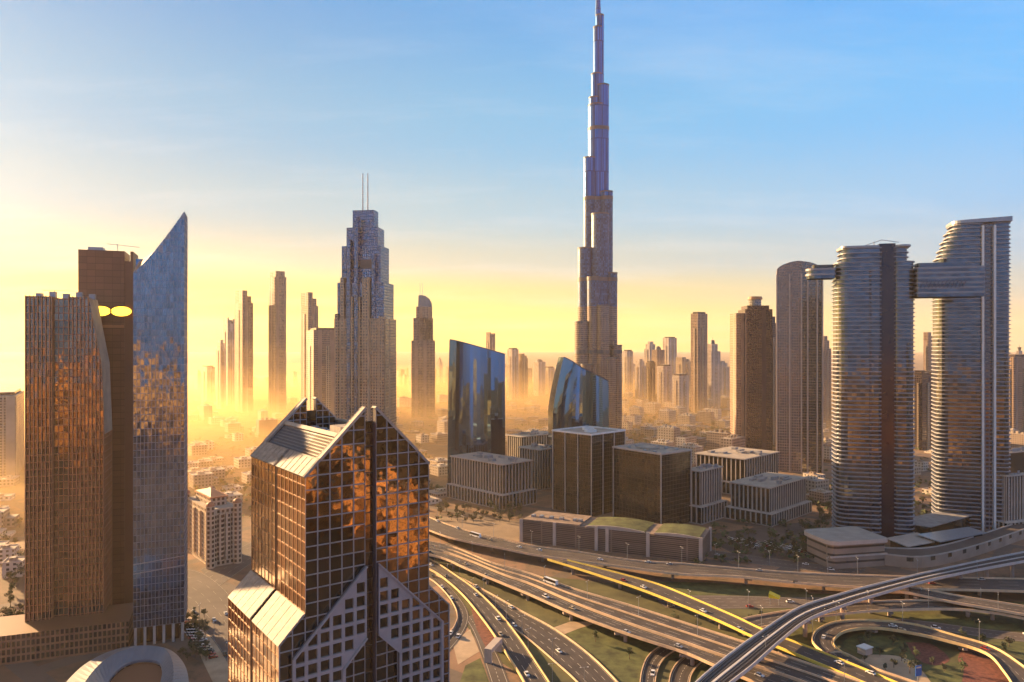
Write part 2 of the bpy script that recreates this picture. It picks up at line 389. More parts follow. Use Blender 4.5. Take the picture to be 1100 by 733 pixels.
hm = bpy.data.materials.new("haze air"); hm.use_nodes = True; nt = hm.node_tree; nt.nodes.remove(nt.nodes["Principled BSDF"])
pv = nt.nodes.new("ShaderNodeVolumePrincipled"); pv.inputs["Color"].default_value = (*HAZE_COL, 1)
pv.inputs["Density"].default_value = HAZE_DENSITY; pv.inputs["Anisotropy"].default_value = HAZE_G; pv.inputs["Density Attribute"].default_value = ""
nt.links.new(pv.outputs[0], nt.nodes["Material Output"].inputs["Volume"])
hb = MB(); hr = GROUND_R + 400
hb.box(-hr, hr, -GROUND_BACK - 100, hr, -1.0, 850)
tag(hb.build("haze", hm), "golden morning haze over the whole city", "haze", kind="stuff")

# low mist bank lying over the far city, thickest towards the sun: a shallow lens of denser air
def mist_bank(top, dens, label):
    mm = bpy.data.materials.new("mist air"); mm.use_nodes = True; nt = mm.node_tree; nt.nodes.remove(nt.nodes["Principled BSDF"])
    pv = nt.nodes.new("ShaderNodeVolumePrincipled"); pv.inputs["Color"].default_value = (1, .70, .32, 1)
    pv.inputs["Density"].default_value = dens; pv.inputs["Anisotropy"].default_value = .55; pv.inputs["Density Attribute"].default_value = ""
    nt.links.new(pv.outputs[0], nt.nodes["Material Output"].inputs["Volume"])
    N, K = 40, 9; sh = random.Random(int(top)); ox, oy, sc = sh.uniform(-250, 150), sh.uniform(-60, 120), .82 + top / 900
    rim = [1 + .09 * math.sin(3 * 2 * math.pi * i / N + top) + .06 * math.sin(7 * 2 * math.pi * i / N + top * .3) for i in range(N)]
    def lens(i, k): 
        r = k / K; a = 2 * math.pi * i / N; q = r * rim[i % N] * sc
        return (-1150 + ox + 2500 * q * math.cos(a) + 500 * q * math.sin(a), 1950 + oy + 2000 * q * math.sin(a), .4 + top * (1 - r * r) ** .9)
    bm = bmesh.new(); c = bm.verts.new(lens(0, 0)); cb = bm.verts.new((*lens(0, 0)[:2], .3))
    ring = [[bm.verts.new(lens(i, k)) for i in range(N)] for k in range(1, K + 1)]
    for i in range(N):
        j = (i + 1) % N; bm.faces.new((c, ring[0][i], ring[0][j])); bm.faces.new((cb, ring[-1][j], ring[-1][i]))
        for k in range(K - 1): bm.faces.new((ring[k][i], ring[k + 1][i], ring[k + 1][j], ring[k][j]))
    bm.normal_update(); me = bpy.data.meshes.new("mist"); bm.to_mesh(me); bm.free(); me.materials.append(mm)
    o = bpy.data.objects.new("mist", me); COL.objects.link(o); tag(o, label, "mist", kind="stuff")
for (h_, d_), lb in zip(MIST_LAYERS, ("dense golden ground mist among the far low houses", "golden mist around the feet of the far towers", "thinner mist above the far roofs", "faint upper veil of mist between the far towers")): mist_bank(h_, d_, lb)

# ------------------------------------------------------------------ roads
def sheet(name, pts, z, mat, label, cat, kind="structure", smooth_n=0):
    q = [G(x, y, z) for x, y in pts]
    if smooth_n: q = spline(q + [q[0]], smooth_n)[:-1]
    m = MB(); m.face([(p.x, p.y, z) for p in q]); f = m.f[0]
    if (q[1] - q[0]).cross(q[2] - q[1]).z < 0: m.f[0] = tuple(reversed(f)); m.uv[0] = m.uv[0][::-1]
    o = m.build(name, mat); return tag(o, label, cat, None, kind)

ROADS = []
PILLAR = []
def road(name, label, ea, eb, z, barriers=(True, True), mat=None, thick=1.6, lanes=3, n=56, wall_h=1.0, pillars=0, median=False, pil_label=None, cat="road", bar=None, occ=True):
    """a carriageway between its two edges (far edge, near edge; photo pixels read at height z); z may be (start, end)"""
    z0, z1 = z if isinstance(z, tuple) else (z, z)
    def line(e):
        L = len(e) - 1
        return spline([G(x, y, z0 + (z1 - z0) * i / L) for i, (x, y) in enumerate(e)], n)
    A, B = line(ea), line(eb)
    m = MB()
    for i in range(n - 1):
        a0, a1, b0, b1 = A[i], A[i + 1], B[i], B[i + 1]
        m.face([b0, b1, a1, a0], 0)
        if thick:
            t = Vector((0, 0, thick)); ia, ib = a0.lerp(b0, .22), a0.lerp(b0, .78); ja, jb = a1.lerp(b1, .22), a1.lerp(b1, .78)
            e = Vector((0, 0, .5))
            m.face([b0 - e, b1 - e, b1, b0], 1); m.face([a0, a1, a1 - e, a0 - e], 1)
            m.face([ib - t, jb - t, b1 - e, b0 - e], 1); m.face([a0 - e, a1 - e, ja - t, ia - t], 1)
            m.face([ia - t, ja - t, jb - t, ib - t], 1)
    o = m.build(name, [mat or asphalt, concrete]); tag(o, label, cat, None, "structure")
    for E, O, on in ((A, B, barriers[0]), (B, A, barriers[1])):
        if not on: continue
        bm_ = MB(); w = .42
        for i in range(n - 1):
            d0 = (O[i] - E[i]); d0.z = 0; d0 = d0.normalized() * w; d1 = (O[i + 1] - E[i + 1]); d1.z = 0; d1 = d1.normalized() * w
            h = Vector((0, 0, wall_h)); dn = Vector((0, 0, -.55 if thick else .0))
            p0, p1, q0, q1 = E[i] - d0 * .1, E[i + 1] - d1 * .1, E[i] + d0, E[i + 1] + d1
            bm_.face([p0 + h, p1 + h, q1 + h, q0 + h]); bm_.face([p0 + dn, p1 + dn, p1 + h, p0 + h]); bm_.face([q1 + dn * 0, q0 + dn * 0, q0 + h, q1 + h])
        bm_.build("barrier", bar if bar else yellow_bar if "yellow barriers slanting" in label else straw_bar if "yellow barriers" in label else barrier_m, o)
    mk = MB()
    fr = [k / lanes for k in range(1, lanes)]
    def strip(i, f, w, z=.03):
        c0, c1 = A[i].lerp(B[i], f), A[i + 1].lerp(B[i + 1], f); s_ = (B[i] - A[i]).normalized() * w; up = Vector((0, 0, z))
        mk.face([c0 - s_ + up, c0 + s_ + up, c1 + s_ + up, c1 - s_ + up])
    for i in range(n - 1):
        for f in fr:
            if i % 2 == 0: strip(i, f, .1)
        W = (B[i] - A[i]).length
        for f in (1.1 / W, 1 - 1.1 / W): strip(i, f, .1)
    if mk.f: mk.build("lane_marking", paint, o)
    if lanes >= 2 and mat is not asphalt_old:
        keep = mk; mk = MB()
        for i in range(n - 1):
            for q in range(lanes):
                for e in (-.16, .16): strip(i, (q + .5 + e) / lanes, .38, .012)
        mk.build("tyre_track", tyre_m, o); mk = keep
    if median:
        md = MB()
        for i in range(n - 1):
            c0, c1 = A[i].lerp(B[i], .5), A[i + 1].lerp(B[i + 1], .5); s_ = (B[i] - A[i]).normalized() * .25; h = Vector((0, 0, 1.0)); e = Vector((0, 0, .05))
            md.face([c0 - s_ + h, c1 - s_ + h, c1 + s_ + h, c0 + s_ + h]); md.face([c0 + s_ + e, c0 + s_ + h, c1 + s_ + h, c1 + s_ + e]); md.face([c0 - s_ + e, c1 - s_ + e, c1 - s_ + h, c0 - s_ + h])
        md.build("median_barrier", barrier_m, o)
    if pillars:
        acc = pillars * .6
        for i in range(n - 1):
            c = A[i].lerp(B[i], .5); acc += (A[i + 1].lerp(B[i + 1], .5) - c).length
            if acc > pillars and c.z > 4:
                acc = 0; PILLAR.append((c, (B[i] - A[i]), thick, pil_label or ("concrete pier carrying the " + label)))
    ROADS.append((A, B, label))
    for i in range(0, n if occ else 0, 2):
        c = A[i].lerp(B[i], .5); OCC.append((c.x, c.y, (A[i] - B[i]).length / 2 + 3))
    return o, A, B

EZ = 7.0
road("elevated_road", "far flyover with pale barriers curving past the dark office blocks",
     [(380, 520), (463, 557), (510, 573), (541, 580.6), (570, 587), (619, 593), (680, 602.5), (733, 606), (790, 611), (858, 616), (940, 619), (1020, 621), (1180, 624)],
     [(380, 535), (463, 571), (502, 582.6), (541, 590), (570, 596), (619, 603), (680, 611), (733, 617.6), (790, 620), (858, 627), (932, 632), (1020, 634), (1180, 638)], EZ, lanes=4, pillars=42)
yz = road("elevated_road", "ramp with sunlit yellow barriers slanting down between the flyovers",
     [(610, 602.5), (640, 610), (680, 620.5), (712, 630), (753, 647), (790, 663), (817, 676), (842, 686), (887, 703), (960, 733), (1020, 762)],
     [(588, 601.5), (619, 611), (680, 631), (722, 647), (768, 666), (807, 684), (831, 694), (875, 712), (920, 731), (960, 750)], (EZ + .15, EZ + .15), lanes=2, pillars=40)
road("elevated_road", "wide main motorway deck crossing diagonally under the metro bridge",
     [(380, 565), (463, 583), (489, 589), (528, 605), (570, 617), (619, 634), (680, 652), (733, 669), (790, 687.5), (825, 699), (878, 717), (925, 733), (985, 757)],
     [(380, 577), (463, 590), (502, 602), (541, 618), (570, 628), (619, 649), (680, 672), (733, 690), (776, 705), (830, 722), (870, 736), (940, 762)], EZ + .05, lanes=6, pillars=0, median=True)
road("elevated_road", "near carriageway of the motorway running along its lower side",
     [(380, 578.5), (463, 591.5), (502, 603.5), (541, 619.5), (570, 629.5), (619, 650.5), (680, 673.5), (733, 691.5), (776, 706.5), (830, 723.5), (870, 737.5), (940, 763)],
     [(380, 586), (463, 597), (502, 612), (541, 628), (570, 640), (619, 661.6), (680, 684), (733, 701), (768, 716), (820, 738), (870, 758)], EZ, barriers=(False, True), lanes=4, pillars=42)
road("road", "curving road with yellow barriers sweeping down beside the gabled glass tower",
     [(380, 580), (430, 589), (463, 602), (490, 619), (512, 635), (536, 658.5), (558, 686), (576, 712.5), (592, 737), (610, 768)],
     [(380, 592), (430, 600), (463, 613), (482, 626), (500, 643), (520, 668), (536, 691), (556, 722), (566, 740), (582, 770)], 2.0, lanes=3, thick=2.0)
road("road", "slip road bending back behind the gabled glass tower",
     [(440, 606), (463, 614), (481, 628), (496, 645), (503, 658), (503, 668), (498, 680), (488, 694), (470, 712)],
     [(440, 616), (462, 623), (478, 637), (488, 652), (491, 663), (489, 671), (484, 679), (470, 692), (452, 708)], .15, lanes=2, thick=0, barriers=(False, True))
road("road", "short straight road dropping into the tunnel mouth",
     [(509, 660), (522, 680), (536, 705), (548, 735), (560, 765)],
     [(499, 664), (508, 680), (519, 710), (527, 735), (536, 765)], .12, lanes=2, thick=0, barriers=(False, False), mat=asphalt_old)
road("road", "broad ground road passing beneath the motorway deck",
     [(470, 610), (500, 624), (530, 640), (560, 657), (595, 676), (631, 702), (662, 732), (692, 768)],
     [(468, 618), (495, 632), (522, 652), (549, 674), (573, 692), (596, 712), (619, 733), (650, 768)], .16, lanes=4, thick=0, barriers=(True, True), wall_h=.9)
road("road", "narrow ramp curving out from under the motorway between lawns",
     [(735, 686), (712, 693), (697, 704), (690, 718), (687, 735), (684, 770)],
     [(745, 692), (725, 700), (713, 709), (707, 720), (704, 735), (702, 770)], .14, lanes=2, thick=0, barriers=(True, True), wall_h=.6)
road("road", "second narrow ramp under the motorway, next to the metro pillars",
     [(775, 692), (750, 698), (732, 708), (722, 720), (718, 735), (714, 770)],
     [(788, 698), (765, 706), (752, 714), (744, 724), (741, 735), (738, 770)], .14, lanes=2, thick=0, barriers=(True, True), wall_h=.6)
road("road", "loop ramp with yellow barriers circling the lawn",
     [(886, 703), (876, 695), (872, 687), (878, 677), (897, 669), (930, 667), (979, 671), (1028, 684), (1067, 696), (1100, 717), (1130, 742), (1150, 770)],
     [(912, 706), (899, 697), (896, 689), (904, 681), (917, 677), (940, 675.5), (969, 679), (1012, 688), (1058, 702), (1078, 722), (1092, 745), (1100, 770)], 4.2, lanes=2, thick=1.4, pillars=46)
road("road", "exit lane running on from the loop ramp beside the motorway",
     [(886, 704), (905, 702), (940, 719), (980, 733), (1030, 752)],
     [(870, 706), (890, 712), (925, 729), (950, 742), (990, 762)], 4.0, lanes=2, thick=1.2, barriers=(True, False))
road("elevated_road", "orange-edged bridge curving under the metro line to the frame edge",
     [(790, 670), (805, 664), (858, 655), (897, 650), (936, 647), (989, 645.6), (1047, 648.6), (1100, 655), (1170, 666)],
     [(800, 682), (815, 676), (866, 665), (905, 660), (940, 657), (1018, 655), (1067, 659), (1100, 665), (1170, 678)], 6.0, lanes=3, pillars=44)
road("elevated_road", "thin flyover climbing away behind the metro pillars",
     [(960, 630), (990, 633), (1031, 641), (1100, 652), (1170, 664)],
     [(955, 635), (980, 638.5), (1020, 647), (1060, 654), (1100, 661), (1170, 672)], 8.5, lanes=2, pillars=40)
road("road", "grey street with a yellow canopy between two flyovers",
     [(700, 640), (780, 640), (864, 642), (960, 640), (1060, 644)],
     [(715, 653), (784, 654), (858, 653), (960, 651), (1060, 652)], .12, lanes=4, thick=0, barriers=(False, False), mat=asphalt_old)
road("road", "straight street passing behind the loop lawn",
     [(960, 664), (1000, 668), (1060, 676), (1140, 684)], [(960, 671), (1000, 676), (1060, 685), (1140, 694)], .12, lanes=2, thick=0, barriers=(False, False), mat=asphalt_old)
road("road", "asphalt street beside the dark office blocks",
     [(760, 590), (800, 596), (860, 604), (930, 612)], [(745, 597), (790, 603), (850, 611), (920, 619)], .12, lanes=2, thick=0, barriers=(False, False), mat=asphalt_old)
road("road", "wide asphalt avenue between the brown towers and the gabled tower",
     [(150, 618), (205, 612), (240, 632), (262, 668), (285, 720)], [(150, 640), (195, 650), (216, 672), (240, 704), (262, 752)], .12, occ=False, lanes=4, thick=0, barriers=(False, False), mat=asphalt_old, n=30)
road("road", "hazy avenue running away behind the beige apartment house",
     [(215, 612), (290, 572), (330, 560)], [(235, 630), (300, 586), (340, 572)], .11, lanes=4, thick=0, barriers=(False, False), mat=asphalt_old, n=30)

# metro viaduct: narrow deck, tracks, walkway
mo, MA, MBB = road("viaduct", "pale metro viaduct with two tracks arching over the roads on tall pillars",
     [(690, 800), (740, 742), (780, 707), (817, 680), (858, 654), (897, 641), (940, 629), (1008, 613), (1100, 594), (1200, 577)],
     [(722, 812), (766, 752), (809, 716), (838, 690), (868, 667), (905, 652), (940, 640.5), (1008, 622), (1100, 604), (1200, 588)], 13.0, lanes=1, thick=2.2, wall_h=1.3, bar=silver_bar, cat="viaduct")
tr = MB(); n = len(MA)
for f in (.22, .34, .62, .74):
    for i in range(n - 1):
        c0, c1 = MA[i].lerp(MBB[i], f), MA[i + 1].lerp(MBB[i + 1], f); w = (MBB[i] - MA[i]).normalized() * .45; h = Vector((0, 0, .35))
        tr.face([c0 - w + h, c1 - w + h, c1 + w + h, c0 + w + h]); tr.face([c0 + w, c0 + w + h, c1 + w + h, c1 + w]); tr.face([c0 - w, c1 - w, c1 - w + h, c0 - w + h])
tr.build("rail_track", dark_m, mo)
wk = MB()
for i in range(n - 1):
    c0, c1 = MA[i].lerp(MBB[i], .48), MA[i + 1].lerp(MBB[i + 1], .48); w = (MBB[i] - MA[i]).normalized() * .6; h = Vector((0, 0, .6))
    wk.face([c0 - w + h, c1 - w + h, c1 + w + h, c0 + w + h]); wk.face([c0 + w, c0 + w + h, c1 + w + h, c1 + w]); wk.face([c0 - w, c1 - w, c1 - w + h, c0 - w + h])
wk.build("walkway", silver_bar, mo)

def pier(c, across, thick, label, zt=None, r=1.1, name="bridge_pillar", gname=None):
    o = thing(name, label, "pillar", (c.x, c.y, 0), math.atan2(across.y, across.x), gname or label, occ=2)
    top = c.z - thick
    s_ = MB(); s_.tube(0, 0, 0, top - 1.2, r, r, 12); s_.build("shaft", concrete, o)
    W = min(across.length * .42, 6.5); cp = MB()
    cp.prism([(-W * .45, -1), (W * .45, -1), (W * .45, 1), (-W * .45, 1)], top - 2.0, top - 1.19, 0, 0)
    cp.box(-W, W, -1.1, 1.1, top - 1.19, top - .003); cp.build("pier_cap", concrete, o)
    return o
for c, ac, t, lb in PILLAR: pier(c, ac, t, lb)
for px, pb in ((812, 716), (866, 690), (900, 668), (934, 665), (970, 646), (1031, 640), (1062, 626), (1086, 620), (1130, 606)):
    b = G(px, pb, 0); i = min(range(n), key=lambda k: abs((MA[k] + MBB[k]).x / (MA[k] + MBB[k]).y - b.x / b.y))
    c = MA[i].lerp(MBB[i], .5)
    pier(c, (MBB[i] - MA[i]) * .9, 2.2, "tall round pillar under the pale metro viaduct", r=1.25, name="viaduct_pillar")

sheet("verge", [(452, 600), (560, 616), (700, 632), (940, 640), (1180, 650), (1180, 790), (660, 790), (520, 700)], .012, verge_m, "patchy olive ground under the interchange", "verge")
# lawns, beds and paths of the interchange
sheet("lawn", [(905, 690), (918, 682), (945, 678), (968, 682), (985, 695), (985, 706), (975, 720), (935, 708), (912, 700)], .05, grass_m, "green lawn inside the loop ramp", "lawn", smooth_n=40)
sheet("path", [(930, 703), (965, 705), (985, 715), (1003, 740), (985, 745), (960, 725), (925, 712)], .09, sand_m, "sandy path across the loop lawn", "path", smooth_n=40)
sheet("lawn", [(990, 716), (1030, 712), (1037, 725), (1036, 745), (1010, 745)], .06, grass_m, "small round lawn beside the red flower bed", "lawn", smooth_n=40)
sheet("flower_bed", [(973, 690), (1000, 692), (1020, 708), (1005, 715), (985, 708)], .07, red_m, "small dark red bed between the loop lawns", "bed", smooth_n=40)
sheet("flower_bed", [(1034, 695), (1060, 702), (1086, 718), (1092, 730), (1070, 745), (1035, 745), (1035, 720), (1029, 708)], .07, red_m, "large red flower bed beside the loop ramp", "bed", smooth_n=50)
sheet("lawn", [(1060, 690), (1100, 690), (1160, 700), (1160, 740), (1110, 712), (1080, 700)], .05, grass_m, "lawn strip outside the loop ramp", "lawn")
sheet("lawn", [(500, 715), (516, 707), (530, 745), (490, 745)], .05, grass_m, "triangular lawn by the tunnel road", "lawn")
sheet("lawn", [(600, 676), (640, 668), (700, 690), (730, 706), (690, 716), (684, 745), (670, 745), (640, 706)], .04, grass_m, "dark lawn under the motorway deck", "lawn")
sheet("lawn", [(745, 720), (765, 716), (790, 735), (775, 760), (745, 760)], .04, grass_m, "lawn beside the second ramp", "lawn")
sheet("lawn", [(690, 625), (760, 626), (860, 632), (870, 638), (720, 640)], .04, grass_m, "grass strip under the far flyover", "lawn")
sheet("lawn", [(820, 690), (862, 672), (868, 690), (885, 706), (862, 704)], .05, grass_m, "grass wedge beside the metro pillars", "lawn")
sheet("lawn", [(960, 657), (1040, 662), (1120, 668), (1120, 680), (1040, 674), (950, 663)], .04, grass_m, "grass strip behind the loop ramp", "lawn")
sheet("path", [(505, 650), (516, 655), (538, 690), (534, 698), (524, 700), (512, 676)], .2, red_m, "red painted wedge where the curving road splits", "path")
sheet("path", [(486, 690), (505, 676), (515, 700), (492, 714)], .06, sand_m, "sandy triangle beside the slip road", "path")
sheet("path", [(590, 676), (612, 668), (645, 668), (620, 676), (600, 684)], .09, sand_m, "pale path crossing under the motorway", "path")
sheet("path", [(196, 665), (206, 660), (246, 700), (246, 740), (232, 740)], .1, sand_m, "pale paved strip beside the avenue", "path")
sheet("pavement", [(750, 575), (870, 560), (940, 600), (930, 610), (790, 596)], .05, asphalt_old, "paved forecourt between the offices and the stone podium", "pavement")
sheet("pavement", [(470, 555), (560, 560), (575, 585), (520, 575), (470, 562)], .05, dry_m, "bare earth strip beside the flyover", "pavement")

# ------------------------------------------------------------------ glass and facade materials
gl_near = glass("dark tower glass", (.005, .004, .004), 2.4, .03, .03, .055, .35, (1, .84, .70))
gl_side = glass("glow tinted side glass", (.06, .02, .008), 2.3, .1, .03, .03, .2, (1, .6, .32))  # amber reflection of the sun haze put into the glass tint
gl_blue = glass("blue coated glass", (.004, .012, .035), 3.4, .03, .07, .015, .03, (.34, .66, 1))
gl_sail = glass("rippled blue glass", (.008, .03, .06), 2.8, .04, .03, .06, .25, (.68, .86, 1))
gl_brown = glass("brown glass", (.06, .022, .008), 2.6, .08, .04, .04, .2, (1, .8, .65))
gl_sky = glass("grey blue glass", (.012, .016, .028), 2.1, .06, .03, .02, .1, (.72, .86, 1))
gl_dark = glass("smoked glass", (.02, .016, .014), 1.7, .1, .02, .02, .1)
metal_grid = plain("grey mullions", (.25, .25, .26), .5, .12, .3)
metal_lt = plain("light frame", (.27, .27, .285), .55, .12, .3)
amber_grid = plain("glow tinted mullions", (.38, .19, .09), .5, .12, .3)  # orange glow of the side facade put into the mullion colour

# ------------------------------------------------------------------ gabled glass tower in front
def gabled_tower():
    o, W, L = cornered("gabled_tower", "dark glass tower with twin pointed gables, white grid and cream roof panels", "skyscraper", 270, 328, 461, 225, 53.5)
    c0, c1 = W / 2 - 1.9, W / 2 + 1.9; cx = W / 2; A = 8.3
    ze = 124.6; za = ze + c0; zl1, zl0 = 82.0, 73.6
    mats = [metal_grid, gl_near]
    bay = c0 / 5.0; vb = 4.4
    for half in (0, 1):
        mb = MB()
        def mir(p): return (p[0] if not half else W - p[0], p[1])
        pts = [mir(p) for p in [(-A, 0), (c0, 0), (c0, za), (0, ze), (0, zl1), (-A, zl0)]]
        if half: pts = pts[::-1]
        org = 0 if not half else W
        # start at the point on the wall line so that the bays line up
        p3 = [(x, 0, z) for x, z in pts]; k = next(i for i, p in enumerate(p3) if abs(p[0] - org) < 1e-6 and abs(p[2] - ze) < 1e-6)
        mb.grid(p3[k:] + p3[:k], (1, 0, 0), bay, vb, .17, .22, 0, 1)
        # rear gable, seen from the other side
        q = [(x, L, z) for x, z in pts][::-1]
        mb.grid(q, (1, 0, 0), bay, vb, .17, 0, 0, 1)
        mb.build("gable_facade", mats, o)
    # recessed slots of the gables
    mb = MB()
    for y, s_ in ((2.2, 1), (L - 2.2, -1)):
        f = [(c0, y, 0), (c1, y, 0), (c1, y, za - 4.5), (c0, y, za - 4.5)]
        mb.grid(f if s_ > 0 else f[::-1], (1, 0, 0), 3.8, vb, .15, .1, 0, 1)
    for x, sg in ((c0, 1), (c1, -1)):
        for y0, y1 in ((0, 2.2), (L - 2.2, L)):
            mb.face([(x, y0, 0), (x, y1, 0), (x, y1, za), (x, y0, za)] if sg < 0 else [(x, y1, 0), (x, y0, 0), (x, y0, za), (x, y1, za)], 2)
    mb.build("gable_slot", [dark_m, gl_near, navy], o)
    # side facades, two each side, with a slot between; lower tier stands 8.3 m proud
    s0, s1 = L / 2 - .9, L / 2 + .9
    for X, sg in ((0, -1), (W, 1)):
        for ya, yb in ((0, s0), (s1, L)):
            mb = MB()
            for x, z0, z1 in ((X, zl1, ze), (X + sg * A, 0, zl0)):
                f = [(x, yb, z0), (x, ya, z0), (x, ya, z1), (x, yb, z1)]
                mb.grid(f if sg < 0 else [f[1], f[0], f[3], f[2]], (0, 1, 0), (yb - ya) / 7, vb, .14, .15, 0, 1)
            for y, flip in ((s0, 0), (s1, 1)):
                if y in (ya, yb):
                    for x, z0, z1 in ((X, zl1, ze), (X + sg * A, 0, zl0)):
                        mb.face([(x, y, z0), (x - sg * 2.5, y, z0), (x - sg * 2.5, y, z1 + 1), (x, y, z1)], 2)
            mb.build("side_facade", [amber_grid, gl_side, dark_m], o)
            pn = MB()                                     # sloping cream roof of the lower tier, with raised panel edges
            a = Vector((X + sg * A, 0, zl0)); b = Vector((X, 0, zl1)); n = Vector((sg, 0, 1)).normalized()
            y0, y1 = ya + (.1 if ya else .1), yb - .1
            q = [a + Vector((0, y1, 0)), a + Vector((0, y0, 0)), b + Vector((0, y0, 0)), b + Vector((0, y1, 0))]
            if sg > 0: q = [q[1], q[0], q[3], q[2]]
            pn.grid([p + n * .25 for p in q], (0, 1, 0), (y1 - y0) / 5, 2.9, .16, -.12, 0, 0)
            for i in range(4): pn.face([q[i], q[(i + 1) % 4], q[(i + 1) % 4] + n * .25, q[i] + n * .25], 0)
            pn.build("tier_roof", [cream], o)
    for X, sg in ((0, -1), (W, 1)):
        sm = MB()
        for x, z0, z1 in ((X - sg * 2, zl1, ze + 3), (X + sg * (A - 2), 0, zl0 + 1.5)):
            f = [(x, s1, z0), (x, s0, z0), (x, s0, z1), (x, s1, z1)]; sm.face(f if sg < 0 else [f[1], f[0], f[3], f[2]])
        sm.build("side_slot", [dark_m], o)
    # main roof slopes: cream eave band, louvred slope, cream rakes on both gable walls, sunken plant deck along the ridge
    for X, sg in ((0, -1), (W, 1)):
        def sl(y, t, h=0.0): return Vector((X - sg * t, y, ze + t)) + Vector((sg, 0, 1)).normalized() * h
        def slab(name, y0, y1, t0, t1, h, mats, ub=None, vbay=None, dep=.12):
            m = MB(); q = [sl(y1, t0, h), sl(y0, t0, h), sl(y0, t1, h), sl(y1, t1, h)]; b = [sl(y1, t0, h - .9), sl(y0, t0, h - .9), sl(y0, t1, h - .9), sl(y1, t1, h - .9)]
            if sg > 0: q = [q[1], q[0], q[3], q[2]]; b = [b[1], b[0], b[3], b[2]]
            if ub: m.grid(q, (0, 1, 0), ub, vbay, .14, dep, 0, len(mats) - 1)
            else: m.face(q)
            for i in range(4): m.face([b[i], b[(i + 1) % 4], q[(i + 1) % 4], q[i]])
            return m.build(name, mats, o)
        slab("eave_panel", .1, s0, -.3, 4.8, .35, [plain("weathered eave panels", (.25, .215, .18), .7, .4, .7)], 4.2, 3.4)
        slab("eave_panel", s1, L - .1, -.3, 4.8, .35, [plain("weathered eave panels", (.25, .215, .18), .7, .4, .7)], 4.2, 3.4)
        slab("rake_beam", -.35, 2.6, 4.85, c0 + .2, .45, [cream], 3, 2.6)
        slab("rake_beam", L - 2.6, L + .35, 4.85, c0 + .2, .45, [cream], 3, 2.6)
        mid = 19.0
        slab("louvre_roof", 2.65, mid, 4.85, 11.0, -.7, [plain("louvre brown", (.20, .12, .085), .6, .1, .3), dark_m], 1.1, 1.2, .35)
        slab("louvre_roof", mid + .05, L - 2.65, 4.85, 11.0, -.7, [plain("louvre grey", (.12, .125, .135), .5, .1, .3), dark_m], 1.1, 1.2, .35)
        slab("ridge_curb", 2.65, L - 2.65, 11.1, 12.2, .1, [cream])
        for y, s2 in ((2.65, 1), (L - 2.65, -1)):         # inner faces of the gable walls
            m = MB(); q = [(X - sg * 12.3, y, ze + 5), (X - sg * c0, y, ze + 5), (X - sg * c0, y, za), (X - sg * 12.3, y, ze + 12.3)]
            if s2 * sg > 0: q = q[::-1]
            m.grid(q, (1, 0, 0), 2.6, 2.6, .15, .1, 0, 1); m.build("gable_lining", [steel, gl_near], o)
    dk = MB(); dk.box(11.6, W - 11.6, 2.7, L - 2.7, ze + 4.2, ze + 5.0); dk.build("plant_deck", [roof_grey], o)
    bx = MB(); bx.box(15, 24, 8, 17, ze + 5.01, ze + 13.5, 0, 0); bx.build("plant_room", [cream], o)
    for y in (24, 32, 40):
        t = MB(); t.box(16.5, 22.5, y, y + 5, ze + 5.01, ze + 9.8, 0, 0); t.tube(19.5, y + 2.5, ze + 9.8, ze + 10.6, 1.7, 1.7, 12); t.build("cooling_unit", [steel], o)
    # projecting chevron frame over the lower front
    y = -1.6; xL, xR = -4.2, W + 4.2; xa, xb = c0 - .2, c1 + .2; k = 10.0
    for half in (0, 1):
        def mir(x): return x if not half else W - x
        zf = 69.5; zt = zf + (xa - xL); zi = 70.4; xi = cx - k
        pts = [(xL, 0), (xi, 0), (xi, zi - (xa - xi)), (xa, zi), (xa, zt), (xL, zf)]
        p3 = [(mir(x), y, z) for x, z in pts]
        if half: p3 = p3[::-1]
        mb = MB(); k0 = next(i for i, p in enumerate(p3) if abs(p[0] - mir(xa)) < 1e-6 and abs(p[2] - zt) < 1e-6)
        mb.grid(p3[k0:] + p3[:k0], (1, 0, 0), (xa - xL) / 6, vb, .52, .75, 0, 1)
        m2 = len(p3)
        for i in range(m2):                               # thickness of the frame
            a, b = p3[i], p3[(i + 1) % m2]
            mb.face([(a[0], y, a[2]), (a[0], 0 - .02, a[2]), (b[0], 0 - .02, b[2]), (b[0], y, b[2])], 2)
        mb.build("chevron_frame", [metal_lt, gl_near, navy], o)
        edge = MB()
        for (xA, zA), (xB, zB) in (((xL, zf), (xa, zt)), ((xi, zi - (xa - xi)), (xa, zi)), ((xL, 0), (xL, zf)), ((xi, 0), (xi, zi - (xa - xi)))):
            edge.bar((mir(xA), y - .25, zA), (mir(xB), y - .25, zB), .95, .5)
        edge.build("chevron_edge", [metal_lt], o)
    pl = MB(); pl.box(-16, W + 16, 2, L + 10, 0, 14); pl.build("podium", [concrete], o)
gabled_tower()

